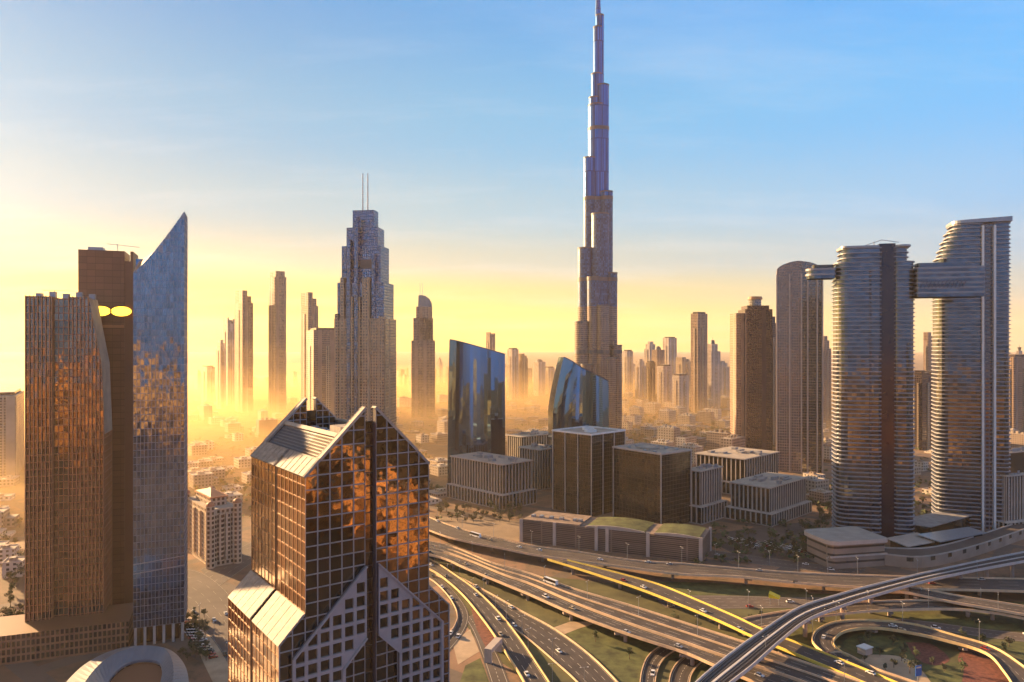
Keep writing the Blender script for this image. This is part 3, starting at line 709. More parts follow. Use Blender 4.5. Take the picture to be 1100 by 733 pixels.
# ------------------------------------------------------------------ towers by the sun
def finned_tower():
    d = 395; th = 70
    o, W, _ = cornered("finned_tower", "brown finned tower with a slanted shoulder, glowing in the sun haze", "skyscraper", 20, 27, 113, d, th)
    X0 = o.location.x; sc = W / (113 - 27)
    def lx(px): return solve(px - 1, 27, px, d, th)[1]
    z = zat(318, d); D = 26
    def block(name, a, b, y0, y1, poly, fb, fin_m, glm, fr=.3):
        mb = MB(); p3 = [(x, y0, zz) for x, zz in poly]
        mb.grid(p3, (1, 0, 0), fb, 3.9, fr, .35, 0, 1)
        xs = [x for x, _ in poly]; k = 0
        if fb < 2:
            while min(xs) + k * fb < max(xs) - .2:               # projecting fins
                x = min(xs) + k * fb + .2; zt = next((poly[i][1] + (poly[i + 1][1] - poly[i][1]) * (x - poly[i][0]) / (poly[i + 1][0] - poly[i][0]) for i in range(1, len(poly) - 1) if poly[i + 1][0] <= x <= poly[i][0] and poly[i][0] - poly[i + 1][0] > .01), z)
                mb.box(x - .22, x + .22, y0 - .7, y0 - .005, 0, zt + .3, 0, 0); k += 1
        n = len(poly)
        for i in range(1, n):
            (xa, za_), (xb, zb_) = poly[i], poly[(i + 1) % n]
            if abs(xa - xb) < 1e-3:
                f = [(xa, y0, min(za_, zb_)), (xa, y1, min(za_, zb_)), (xa, y1, max(za_, zb_)), (xa, y0, max(za_, zb_))]
                if xa < (a + b) / 2: f = [f[1], f[0], f[3], f[2]]
                mb.grid(f, (0, 1, 0), fb, 3.9, fr, .35, 0, 1)
            else: mb.face([(xa, y0, za_), (xa, y1, za_), (xb, y1, zb_), (xb, y0, zb_)], 2)
        return mb.build(name, [fin_m, glm, roof_m], o)
    x0, x1, x2, x3, x4, x5 = 0, lx(56), lx(73), lx(95), lx(109), lx(112)
    block("fin_facade", x0, x1, 0, D, [(x0, 0), (x1, 0), (x1, z), (x0, z)], 1.9, terracotta, gl_brown, .16)
    block("glass_strip", x1, x2, 3, D, [(x1, 0), (x2, 0), (x2, z - .8), (x1, z - .8)], 2.4, terracotta, gl_near, .18)
    block("shoulder_facade", x2, x5, 1.0, D, [(x2, 0), (x5, 0), (x5, zat(470, d)), (x4, zat(392, d)), (x3, z), (x2, z)], 1.9, terracotta, gl_brown, .16)
    ro = MB()
    for i in range(5): ro.box(3 + i * 6.5, 6 + i * 6.5, 8, 12, z - .79, z + 2.2 + (i % 2))
    ro.build("roof_plant", [steel], o)
    cr = MB(); cr.bar((x1, 6, z), (x1, 6, z + 4), .3); cr.bar((x1 - 6, 6, z + 3.6), (x1 + 10, 6, z + 3.6), .25); cr.build("roof_crane", [steel], o)
finned_tower()

def slab_tower():
    d = 432; o, W, L = cornered("slab_tower", "plain dark brown slab tower with two glowing oval openings", "skyscraper", 80, 84, 143, d, 70)  # the ovals' glow is emission standing in for sunlight
    z = zat(268, d); D = 22
    xn = W * .84
    m = MB(); m.box(0, xn, 0, D, 0, z, 0, 1); m.build("wall", [facade("brown panel joints", (.10, .045, .025), (.20, .09, .045), 4.5, 3.9, .03, .06, 1.45, .45, .01, pv=.1), roof_m], o)
    m = MB(); m.box(xn, W, .6, D, 0, z - 6, 0, 1); m.build("end_wall", [brown_conc, roof_m], o)
    m = MB(); m.box(W - 1.6, W, .6, D, z - 5.99, z, 0, 1); m.build("end_fin", [brown_conc, roof_m], o)
    bd = MB(); bd.box(.3, xn - .3, -.35, -.02, zat(352, d), zat(349, d)); bd.build("string_course", [terracotta], o)
    em, nt, b = new_mat("painted sun glow"); b.inputs["Base Color"].default_value = (.8, .5, .1, 1)
    b.inputs["Emission Color"].default_value = (1, .55, .03, 1); b.inputs["Emission Strength"].default_value = 1.6  # emission stands in for sunlight coming through the lobby openings
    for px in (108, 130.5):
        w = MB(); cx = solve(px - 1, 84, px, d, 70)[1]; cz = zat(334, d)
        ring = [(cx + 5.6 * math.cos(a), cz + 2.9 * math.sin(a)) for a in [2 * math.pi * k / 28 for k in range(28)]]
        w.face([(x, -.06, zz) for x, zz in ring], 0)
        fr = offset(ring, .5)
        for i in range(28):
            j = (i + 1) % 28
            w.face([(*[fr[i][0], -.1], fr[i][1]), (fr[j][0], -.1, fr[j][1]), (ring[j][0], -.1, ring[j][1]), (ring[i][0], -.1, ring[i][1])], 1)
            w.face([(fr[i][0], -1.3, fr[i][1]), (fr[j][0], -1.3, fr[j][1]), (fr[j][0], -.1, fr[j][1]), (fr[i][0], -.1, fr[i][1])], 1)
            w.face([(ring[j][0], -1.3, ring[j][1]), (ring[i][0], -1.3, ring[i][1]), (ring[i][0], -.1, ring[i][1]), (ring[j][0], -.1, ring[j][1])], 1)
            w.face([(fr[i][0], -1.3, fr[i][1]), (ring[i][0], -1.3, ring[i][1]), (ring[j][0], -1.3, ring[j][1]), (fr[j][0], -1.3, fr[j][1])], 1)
        w.build("glow_oval", [em, brown_conc], o)
    rp = MB(); rp.box(4, 12, 6, 14, z + .01, z + 2.5); rp.build("roof_plant", [steel], o)
    cr = MB(); cr.bar((20, 6, z), (20, 6, z + 5), .3); cr.bar((14, 6, z + 4.8), (32, 6, z + 3.4), .25); cr.build("roof_crane", [steel], o)
slab_tower()

def sail_tower():
    d = 398; th = 70; o, W, _ = cornered("sail_tower", "blue glass tower with a sharp sail shaped top reflecting orange city", "skyscraper", 138, 143, 198, d, th)
    def lx(px): return solve(px - 1, 143, px, d, th)[1]
    def zz(px, py): return zat(py, d + lx(px) * math.cos(R(th)))
    zl, zr = zz(143, 293), zz(198, 227); D = 24; zb = zz(170, 672)
    ft = lambda t: zl + (zr - zl) * (.5 * t ** 1.4 + .5 * t)
    edge = [(W * k / 14, 0, ft(k / 14)) for k in range(15)]
    mb = MB()
    for k in range(14):                                    # strip by strip under the concave top edge
        (xa, _, z0), (xb, _, z1) = edge[k], edge[k + 1]
        mb.grid([(xa, 0, zb), (xb, 0, zb), (xb, 0, z1), (xa, 0, z0)], (1, 0, 0), 50, 3.9, .1, .06, 0, 1)
        mb.face([(xa, 0, z0), (xb, 0, z1), (xb, D, z1 + 9 * (1 - k / 14)), (xa, D, z0 + 9 * (1 - k / 14))], 2)
    mb.grid([(W, 0, zb), (W, D, zb), (W, D, zr), (W, 0, zr)], (0, 1, 0), 3, 3.9, .12, .1, 0, 1)
    mb.face([(0, D, zb), (0, 0, zb), (0, 0, zl), (0, D, zl + 9)], 2)
    mb.build("glass_facade", [steel, gl_sail, brown_conc], o)
    top = [(W * k / 12, zl + 10 + (zr + .5 - zl - 10) * max(0, (k / 12 - .27) / .73) ** .85) for k in range(13)]
    pts = [(-1.5, zb), (W + .05, zb)] + top[::-1][:-1] + [(-1.5, zl + 10)]
    rb = MB(); rb.face([(x, D - 2, z) for x, z in pts], 0); rb.face([(x, D - .5, z) for x, z in pts][::-1], 0)
    n = len(pts)
    for i in range(n):
        a, b = pts[i], pts[(i + 1) % n]; rb.face([(a[0], D - 2, a[1]), (a[0], D - .5, a[1]), (b[0], D - .5, b[1]), (b[0], D - 2, b[1])], 1)
    rb.build("rear_screen", [gl_blue, terracotta], o)
    bl = MB(); bl.bar((0, -.12, zz(143, 607)), (W, -.12, zz(198, 597)), .9, .3); bl.bar((0, -.12, zz(143, 617)), (W, -.12, zz(198, 607)), .7, .3); bl.build("ledge_band", [pale_conc], o)
    for k in range(6):
        c = MB(); x = 1 + (W - 2) * k / 5; c.tube(x, .8, 0, zb - .01, .75, .75, 10); c.build("column", [pale_conc], o)
    co = MB(); co.box(3, W - 3, 5, D - 2, 0, zb - .01); co.build("lobby", [gl_brown], o)
    pd = MB(); pd.box(-70, -2, -2, 30, 0, 15, 0, 1); pd.build("podium", [facade("podium wall", (.22, .12, .07), (.04, .025, .02), 2.2, 3.8, .35, .3), brown_conc], o)
sail_tower()

def bowed_hall():
    """low hall with a swooping pale roof band in front of the brown towers"""
    z = 17.0
    def q(x, y): return G(x, y, z)
    o = thing("curved_roof_hall", "low hall with a swooping pale roof band around planted terraces", "hall", (*q(140, 722).xy, 0), occ=45)
    b = o.location.copy()
    outer = spline([q(40, 770), q(68, 736), (q(92, 713)), q(120, 699), q(150, 693.5), q(180, 697), q(197, 712), q(203, 735), q(200, 775)], 48)
    inner = spline([q(90, 790), q(112, 742), q(122, 724), q(138, 712), q(156, 708.5), q(170, 711), q(174, 720), q(170, 740), q(150, 790)], 48)
    m = MB(); n = 48
    ctr = q(140, 740)
    for i in range(n - 1):
        a0, a1, b0, b1 = (p - b for p in (outer[i], outer[i + 1], inner[i], inner[i + 1])); zc = Vector((0, 0, 1.2 + 2.2 * math.sin(math.pi * i / n)))
        m0, m1 = (a0 + b0) / 2 + zc, (a1 + b1) / 2 + zc
        m.face([a0, m0, m1, a1][::-1]); m.face([m0, b0, b1, m1][::-1])
        e = Vector((0, 0, 1.2)); m.face([a0 - e, a1 - e, a1, a0]); m.face([b1 - e, b0 - e, b0, b1])
    m.build("roof_band", [plain("pale blue roof", (.13, .165, .21), .35, .1, .1)], o, smooth=False)
    w = MB()
    for i in range(n - 1):
        a0, a1 = outer[i] - b, outer[i + 1] - b; e = Vector((0, 0, 1.25)); 
        w.face([(a0.x, a0.y, 0), (a1.x, a1.y, 0), a1 - e, a0 - e], 0, [(i * 3, 0), (i * 3 + 3, 0), (i * 3 + 3, 16), (i * 3, 16)])
    w.build("outer_wall", [facade("hall wall", (.4, .33, .27), (.04, .03, .03), 3, 4, .2, .25)], o)
    for k in range(5):
        t = MB(); s_ = 1 - k * .16; zz = z - 1.6 - k * 2.2
        poly = [((p - ctr) * s_ + ctr - b) for p in inner]; t.face([(p.x, p.y, zz) for p in poly][::-1] if (poly[1] - poly[0]).cross(poly[9] - poly[0]).z < 0 else [(p.x, p.y, zz) for p in poly])
        for i in range(n - 1): t.face([(poly[i].x, poly[i].y, zz - 2.2), (poly[i + 1].x, poly[i + 1].y, zz - 2.2), (poly[i + 1].x, poly[i + 1].y, zz), (poly[i].x, poly[i].y, zz)])
        t.build("terrace", [[brown_conc, roof_m, leaf_d, roof_m, grass_m][k]], o)
    hd = MB(); rr = random.Random(3)
    for i in range(260):
        k = 34 + 13 * rr.random(); p = inner[int(k)].lerp(ctr, .08 + .3 * rr.random()) - b
        r_ = .5 + rr.random() * .8; c = Vector((p.x, p.y, z - 1.2 + rr.random() * 1.2))
        d1, d2 = (Vector((rr.gauss(0, 1), rr.gauss(0, 1), rr.gauss(0, 1))).normalized() * r_ for _ in range(2)); hd.face([c - d1, c + d2, c + d1, c - d2])
    hd.build("terrace_planting", [leaf_m], o)
bowed_hall()

# ------------------------------------------------------------------ skin for bowed glass buildings
def skin(mb, plan, z0, ztop, nf, lean=lambda t: 0.0, gm=0, roof=1):
    n = len(plan)
    def pt(i, k):
        x, y = plan[i % n]; t = k / nf; z = z0 + (ztop(x, y) - z0) * t; return (x * (1 + (lean(t) if x < 0 else 0)), y + z * .03, z)
    for k in range(nf):
        for i in range(n):
            q = (i + .37, .61); mb.face([pt(i, k), pt(i + 1, k), pt(i + 1, k + 1), pt(i, k + 1)], gm, [q] * 4)
    mb.face([pt(i, nf) for i in range(n)], roof)
def glass_block(name, label, pxl, pxr, pyl, pyr, d, depth, lean, th, bow):
    xc = (pxl + pxr) / 2; c = P(xc, 372, d); w = (pxr - pxl) / F * d
    o = thing(name, label, "office building", (c.x, d, 0), R(90 - th), occ=w * .6)
    n = 16; front = [(-w / 2 + w * k / n, -bow * (1 - (2 * k / n - 1) ** 2)) for k in range(n + 1)]
    plan = front + [(w / 2, depth)] + [(-w / 2, depth)]
    zl, zr = zat(pyl, d), zat(pyr, d)
    m = MB(); skin(m, plan, 0, lambda x, y: zl + (zr - zl) * ((x + w / 2) / w) ** 1.15 if x > -w / 2 else zl, 24, lean, 0, 1)
    m.build("glass_skin", [gl_blue, roof_grey], o)
    cp = MB()
    for k in range(n):
        a, b = front[k], front[k + 1]; f = lambda x: zl + (zr - zl) * (max(0, (x + w / 2) / w)) ** 1.15
        l_ = lambda x: x * (1 + (lean(1) if x < 0 else 0)); cp.bar((l_(a[0]), a[1] + f(a[0]) * .03, f(a[0]) + .3), (l_(b[0]), b[1] + f(b[0]) * .03, f(b[0]) + .3), .9, .9)
    cp.build("roof_edge", [navy], o)
    return o
glass_block("glass_office", "blue mirror glass office block with a sloping roof behind the cream courtyard block", 481, 543, 365, 381, 860, 38, lambda t: -.08 * t * t, 84, 6)
glass_block("glass_office", "smaller bowed blue glass office block behind the twin dark blocks", 594, 655, 384, 410, 830, 36, lambda t: -.40 * max(0, (t - .58) / .42) ** 1.3, 84, 10)

# ------------------------------------------------------------------ dark office blocks and their podium
def dark_block(label, xl, xc, xr, ytop, d, th, nl, nr, ribs, ringed):
    o, W, L = cornered("dark_office", label, "office building", xl, xc, xr, d, th)
    z = zat(ytop, d); m = MB()
    m.grid([(0, 0, 0), (W, 0, 0), (W, 0, z), (0, 0, z)], (1, 0, 0), W / (nr * 5), 3.8, .09, .1, 0, 1)
    m.grid([(0, L, 0), (0, 0, 0), (0, 0, z), (0, L, z)], (0, 1, 0), L / (nl * 5), 3.8, .09, .1, 0, 1)
    m.grid([(W, 0, 0), (W, L, 0), (W, L, z), (W, 0, z)], (0, 1, 0), L / (nl * 5), 3.8, .09, 0, 0, 1)
    m.grid([(W, L, 0), (0, L, 0), (0, L, z), (W, L, z)], (1, 0, 0), W / (nr * 5), 3.8, .09, 0, 0, 1)
    m.build("curtain_wall", [plain("bronze frame", (.11, .085, .07), .5, .1, .2), gl_dark], o)
    if ribs:
        pos = [(W * k / nr, -.35) for k in range(nr + 1)] + [(-.35, L * k / nl) for k in range(1, nl + 1)]
    else: pos = [(-.2, -.2), (W, -.3), (-.3, L)]
    for x, y in pos:
        b = MB(); b.box(x - .4, x + .4, y - .4, y + .4, 0, z - .01); b.build("rib", [pale_conc], o)
    rm = MB(); q = [(-.9, -.9), (W + .9, -.9), (W + .9, L + .9), (-.9, L + .9)]; i_ = offset(q, -2.2)
    for k in range(4):
        a, b, A, B = q[k], q[(k + 1) % 4], i_[k], i_[(k + 1) % 4]
        rm.face([(*a, z), (*b, z), (*b, z + 1.6), (*a, z + 1.6)]); rm.face([(*a, z + 1.6), (*b, z + 1.6), (*B, z + 1.6), (*A, z + 1.6)]); rm.face([(*B, z + .4), (*A, z + .4), (*A, z + 1.6), (*B, z + 1.6)])
    rm.face([(*p, z + .4) for p in i_], 1)
    rm.build("roof_rim", [white_m if ribs else pale_conc, roof_m], o)
    if ringed:
        for fx, fy in ((.38, .35), (.62, .62)):
            r_ = MB(); N = 20; R0 = 6.2
            for k in range(N):
                t0, t1 = 2 * math.pi * k / N, 2 * math.pi * (k + 1) / N
                p = lambda r, t, zz: (W * fx + r * math.cos(t), L * fy + r * math.sin(t), zz)
                r_.face([p(R0, t0, z + .4), p(R0, t1, z + .4), p(R0, t1, z + 2.6), p(R0, t0, z + 2.6)]); r_.face([p(R0, t0, z + 2.6), p(R0, t1, z + 2.6), p(4, t1, z + 2.6), p(4, t0, z + 2.6)])
                r_.face([p(4, t1, z + .5), p(4, t0, z + .5), p(4, t0, z + 2.6), p(4, t1, z + 2.6)]); r_.face([p(4, t0, z + .6), p(4, t1, z + .6), p(0, t1, z + .6)], 1)
            r_.build("roof_ring", [white_m, dark_m], o)
    else:
        e = MB(); e.box(W * .3, W * .62, L * .4, L * .7, z + .41, z + 2.2); e.build("plant_room", [roof_m], o)
        for fx, fy in ((.12, .2), (.12, .4), (.75, .15), (.75, .35), (.75, .55), (.2, .8), (.5, .82)):
            e = MB(); e.box(W * fx, W * fx + 3, L * fy, L * fy + 2.4, z + .41, z + 1.9); e.build("roof_unit", [steel], o)
dark_block("dark glass office with thin white ribs and two round roof rings", 594, 635, 671, 468, 700, 46, 3, 3, True, True)
dark_block("plain dark brown office cube beside the ribbed one", 659, 710, 742, 489, 655, 52, 3, 2, False, False)

def podium_block():
    o, W, L = cornered("garden_podium", "long low podium with pale pillars and grassy roof in front of dark offices", "podium", 560, 755, 763, 552, 24)
    z = zat(580, 552)
    m = MB(); fm = facade("podium louvres", (.20, .15, .125), (.05, .04, .035), 30, 1.5, .04, .45, 1.5, .4)
    m.box(0, W, 0, L, 0, z, 0, 1); m.build("wall", [fm, plain("podium roof brown", (.24, .17, .13), .85, .4, .2)], o)
    for k, f in enumerate((0.01, .28, .5, .56, .8, .999)):
        p = MB(); p.box(-1.1, -.02, L * f - 1.3, L * f + 1.3, 0, z + 1.5); p.build("pillar", [pale_conc], o)
    p = MB(); p.box(W - 1, W + .9, -.9, 1, 0, z + 1.5); p.build("pillar", [pale_conc], o)
    for f0, f1, h in ((.02, .25, 1.2), (.3, .62, 1.8)):
        g_ = MB(); n = 14
        pr = [(L * (f0 + (f1 - f0) * i / n), .8 + h * math.sin(math.pi * i / n)) for i in range(n + 1)]
        for (y0, h0), (y1, h1) in zip(pr, pr[1:]): g_.face([(.8, y0, z + h0), (W - .8, y0, z + h0), (W - .8, y1, z + h1), (.8, y1, z + h1)])
        for (y0, h0), (y1, h1) in zip(pr, pr[1:]): g_.face([(.8, y1, z), (.8, y0, z), (.8, y0, z + h0), (.8, y1, z + h1)], 1)
        g_.build("grass_roof", [grass_m, pale_conc], o)
        ed = MB()
        for (y0, h0), (y1, h1) in zip(pr, pr[1:]): ed.bar((.5, y0, z + h0 + .1), (.5, y1, z + h1 + .1), .7, .7)
        ed.build("roof_edge", [pale_conc], o)
    for f in (.67, .7, .78, .84, .9, .95):
        e = MB(); e.box(W * .3, W * .3 + 4, L * f, L * f + 3, z + 1.21, z + 3.0); e.build("roof_unit", [steel], o)
    pr = MB(); pr.box(.6, W - .6, L * .66, L - 1, z + .01, z + 1.2); pr.build("roof_slab", [bpy.data.materials["podium roof brown"]], o)
podium_block()

def colonnade_block(label, xl, xc, xr, ytop, d, th, bay=4.4, roofm=None, plinth=True, vb=5.0, wallm=None, roof_bits=8, arcade=0.33):
    o, W, L = cornered("courtyard_block", label, "office building", xl, xc, xr, d, th)
    z = zat(ytop, d); wm = wallm or pale_conc; m = MB()
    zb = z * arcade if plinth else 0
    fl = [((0, 0), (W, 0)), ((W, 0), (W, L)), ((W, L), (0, L)), ((0, L), (0, 0))]
    for a, b in fl:
        Ln = math.hypot(b[0] - a[0], b[1] - a[1]); nb = max(2, round(Ln / bay))
        m.grid([(*a, zb), (*b, zb), (*b, z), (*a, z)], (b[0] - a[0], b[1] - a[1], 0), Ln / nb, (z - zb) / 1.0001, .55, .8, 0, 1)
    m.face([(0, 0, z), (W, 0, z), (W, L, z), (0, L, z)], 2)
    m.build("colonnade_wall", [wm, gl_dark, roofm or roof_m], o)
    if plinth:
        p = MB(); e = 4.0; q = [(-e, -e), (W + e, -e), (W + e, L + e), (-e, L + e)]
        for i in range(4):
            a, b = q[i], q[(i + 1) % 4]; Ln = math.hypot(b[0] - a[0], b[1] - a[1])
            p.grid([(*a, 0), (*b, 0), (*b, zb), (*a, zb)], (b[0] - a[0], b[1] - a[1], 0), Ln / max(3, round(Ln / 5)), zb / 1.001, .5, .8, 0, 1)
        p.face([(*c, zb) for c in q], 0); p.build("arcade", [wm, gl_dark], o)
    c = MB(); q = [(-1.3, -1.3), (W + 1.3, -1.3), (W + 1.3, L + 1.3), (-1.3, L + 1.3)]; c.prism(q, z + .01, z + 1.0, 0, 1); c.build("cornice", [wm, roofm or roof_m], o)
    rr = random.Random(int(xl * 3))
    for k in range(roof_bits):
        x, y = rr.uniform(.08, .75) * W, (k + .2) / roof_bits * L * .9
        b = MB(); b.box(x, x + W * rr.uniform(.06, .2), y, y + L * .08, z + 1.01, z + 2.0 + rr.random() * 2.2); b.build("roof_plant", [roof_grey], o)
    return o
colonnade_block("pinkish cream courtyard block with white ribs and wide flat roof by the flyover", 485, 540, 571, 500, 735, 46, roofm=plain("pink roof", (.42, .33, .27), .85, .12, .1))
colonnade_block("small cream colonnaded block beside the ribbed dark office", 558, 580, 600, 484, 830, 46, plinth=False)
colonnade_block("narrow cream colonnaded block next to the dark brown cube", 738, 752, 775, 507, 676, 46)
colonnade_block("cream colonnaded block with red trimmed roof corner", 785, 827, 866, 525, 668, 46)
colonnade_block("long cream block with tall dark openings behind the red trimmed one", 748, 800, 836, 494, 800, 46, bay=5.5)
colonnade_block("low flat block with pale roof between blue glass office and dark ribbed block", 545, 560, 600, 470, 960, 50, plinth=False)

# ------------------------------------------------------------------ beige apartment house
def apartment():
    d = 540; o, W, L = cornered("apartment_house", "ornate beige apartment house with domed corner turrets in the golden haze", "apartment house", 200, 226, 255, d, 50)
    z = zat(548, d); bm_ = facade("beige apartment wall", (.52, .40, .28), (.10, .06, .04), 3.4, 3.5, .45, .4, 1.5)
    m = MB(); m.box(0, W, 0, L, 0, z, 0, 1); m.build("wall", [bm_, roof_m], o)
    for x, y in ((0, 0), (W, 0), (0, L), (W, L)):
        t = MB(); t.tube(x, y, 0, z + 3, 3.2, 3.2, 12, 0); t.build("corner_tower", [bm_], o)
        dm = MB()
        for k in range(5):
            a0, a1 = k / 5 * math.pi / 2, (k + 1) / 5 * math.pi / 2; dm.tube(x, y, z + 3.01 + 3.2 * math.sin(a0), z + 3.01 + 3.2 * math.sin(a1), 3.3 * math.cos(a0), max(.05, 3.3 * math.cos(a1)), 12)
        dm.build("dome", [terracotta], o)
    b = MB(); b.box(W * .2, W * .8, L * .2, L * .8, z + .01, z + 6, 0, 1); b.build("penthouse", [bm_, terracotta], o)
    c = MB(); c.prism([(W * .2 - 1, L * .2 - 1), (W * .8 + 1, L * .2 - 1), (W * .8 + 1, L * .8 + 1), (W * .2 - 1, L * .8 + 1)], z + 6.01, z + 7, 0, 0)
    A = [(W * .2, L * .2), (W * .8, L * .2), (W * .8, L * .8), (W * .2, L * .8)]
    for i in range(4): c.face([(*A[i], z + 7.01), (*A[(i + 1) % 4], z + 7.01), (W / 2, L / 2, z + 11)])
    c.build("hipped_roof", [terracotta], o)
    for k in range(4):
        y = L * (k + .5) / 4; bx = MB(); bx.box(-1.4, -.01, y - 1.6, y + 1.6, 4, z - 4); bx.build("balcony_bay", [bm_], o)
        x = W * (k + .5) / 4; bx = MB(); bx.box(x - 1.6, x + 1.6, -1.4, -.01, 4, z - 4); bx.build("balcony_bay", [bm_], o)
apartment()

# ------------------------------------------------------------------ twin hotel towers with the sky bridge
band_w = plain("slab edge white", (.25, .255, .29), .5, .1, .1)
def cyl_skin(o, name, poly, z0, z1, mats, fh=3.6, bh=.85, out=1.2):
    fine = []
    for i, p in enumerate(poly):
        q = poly[(i + 1) % len(poly)]; k = max(1, round(math.dist(p, q) / 3.6)); fine += [(p[0] + (q[0] - p[0]) * j / k, p[1] + (q[1] - p[1]) * j / k) for j in range(k)]
    m = MB(); stepped(m, fine, z0, z1, fh, bh, out); return m.build(name, mats, o)
SVM = [gl_sky, band_w, roof_grey]
def hotel_a():
    d = 632; s = d / F; c = P(937, 372, d); o = thing("hotel_tower", "curved banded tower with a dark full height slot and flat round crown", "skyscraper", (c.x, d, 0), R(-14), occ=40)
    x = lambda px: (px - 937) * s * .92
    zm = zat(283, d)
    cyl_skin(o, "curved_wing", rrect(x(896), x(941), -15, 15, (8, 1.5, 1.5, 8)), 0, zm, SVM)
    cyl_skin(o, "curved_wing", rrect(x(958), x(978), -13, 15, (1.5, 7, 7, 1.5)), 0, zm, SVM)
    m = MB(); m.box(x(941), x(958), -11.5, 13, 0, zat(264, d), 0, 1); m.build("dark_slot", [plain("navy slot", (.006, .008, .03), .12, .1, .1), roof_grey], o)
    cyl_skin(o, "crown_wing", rrect(x(902), x(941), -14, 13, (8, 1, 1, 8)), zm, zat(268, d), SVM, 4.4, .9, 1.5)
    cyl_skin(o, "crown_wing", rrect(x(958), x(971), -12, 13, (1, 5, 5, 1)), zm, zat(268, d), SVM, 4.4, .9, 1.5)
    for a, b in ((900, 941.5), (957.5, 974)):
        r_ = MB(); r_.prism(rrect(x(a), x(b), -16, 15, 6), zat(268, d) + .01, zat(266, d), 0, 0, bottom=True); r_.build("roof_disc", [steel], o)
    g_ = MB(); g_.bar((x(925), 0, zat(265, d)), (x(948), 0, zat(258, d)), .5); g_.bar((x(940), 4, zat(266, d)), (x(940), 4, zat(259, d)), .6); g_.bar((x(948), 2, zat(258, d)), (x(966), 2, zat(261, d)), .5); g_.build("roof_crane", [steel], o)
    for px in (929.5,):
        f = MB(); f.box(x(px), x(px + 2.4), -15.75, -15.2, 6, zm - 6); f.build("window_strip", [facade("dark strip", (.05, .045, .05), (.02, .02, .03), 2, 3.8, .1, .3)], o)
    # sky bridge: runs through the tower and ends in a rounded cantilever
def sky_bridge():
    d = 628; s = d / F; c = P(937, 372, d); o = thing("sky_bridge", "glazed sky bridge joining the two banded towers, one end cantilevered", "bridge", (c.x, d, 0), R(-14))
    x = lambda px: (px - 937) * s * .93
    z0, z1, zt = zat(299, d), zat(293, d), zat(288, d)
    cyl_skin(o, "cantilever", rrect(x(866), x(895), -9, 7, (7, .5, .5, 7)), z0, zt, [gl_sky, band_w, roof_m], 4.6, 1.8, .9)
    b = MB(); b.prism(rrect(x(872), x(895), -6, 5, 3), zt + .01, zat(284, d), 0, 1); b.build("pavilion", [gl_dark, roof_m], o)
    cyl_skin(o, "bridge_deck", rrect(x(979.5), x(1046), -13, 8, .4, 1), zat(321, d), zat(290, d), [gl_sky, band_w, roof_m], 4.2, 1.6, .6)
    b = MB(); b.prism(rrect(x(982), x(1030), -8, 5, 2), zat(290, d) + .01, zat(285, d), 0, 1); b.build("deck_pavilion", [gl_sky, roof_m], o)
    for k in range(12):
        xx = x(982) + k * (x(1028) - x(982)) / 12; w = (x(1028) - x(982)) / 12
        t = MB(); t.bar((xx, -13.9, zat(312, d)), (xx + w, -13.9, zat(304, d)), .5); t.build("truss_diagonal", [navy], o)
def hotel_b():
    d = 665; s = d / F; c = P(1041, 372, d); o = thing("hotel_tower", "taller banded tower with stepped terraces at its top and twin white fins", "skyscraper", (c.x, d, 0), R(-19), occ=42)
    x = lambda px: (px - 1041) * s * .89
    zm = zat(288, d)
    cyl_skin(o, "curved_wing", rrect(x(1004), x(1049), -16, 15, (8, 1, 1, 8)), 0, zm, SVM)
    cyl_skin(o, "curved_wing", rrect(x(1062), x(1078.5), -15, 15, (.8, 5, 5, .8)), 0, zat(243, d), SVM)
    st = [(1006, 278), (1009.5, 269), (1013, 260), (1017, 251), (1021, 243)]; zp = zm
    for a, py in st:
        cyl_skin(o, "terrace_storey", rrect(x(a), x(1049), -15.6, 14, (8, 1, 1, 8)), zp + .01, zat(py, d), SVM, 3.8, 1.0, 1.6); zp = zat(py, d)
    m = MB(); m.box(x(1049) + .1, x(1062) - .1, -13.5, 14, 0, zat(243, d), 0, 1); m.build("recessed_core", [facade("core wall", (.2, .2, .23), (.02, .02, .04), 3, 3.8, .2, .4, 2.0), roof_grey], o)
    for px in (1048.6, 1060.6):
        f = MB(); f.box(x(px), x(px + 2.2), -18.6, -13, 0, zat(246, d)); f.build("white_fin", [white_m], o)
    r_ = MB(); zf = lambda X, Y: zat(239.5, d) + (X - x(1019)) * .035
    p = rrect(x(1019), x(1080), -18, 16, (9, 2, 2, 7)); r_.prism(p, zat(242.5, d), 0, 0, 0, zf=zf, bottom=True); r_.build("roof_disc", [steel], o)
    g_ = MB(); g_.bar((x(1062), 0, zat(240, d)), (x(1062), 0, zat(235.5, d)), .5); g_.bar((x(1052), 0, zat(238, d)), (x(1078), 0, zat(236, d)), .5); g_.build("roof_crane", [steel], o)
hotel_a(); sky_bridge(); hotel_b()

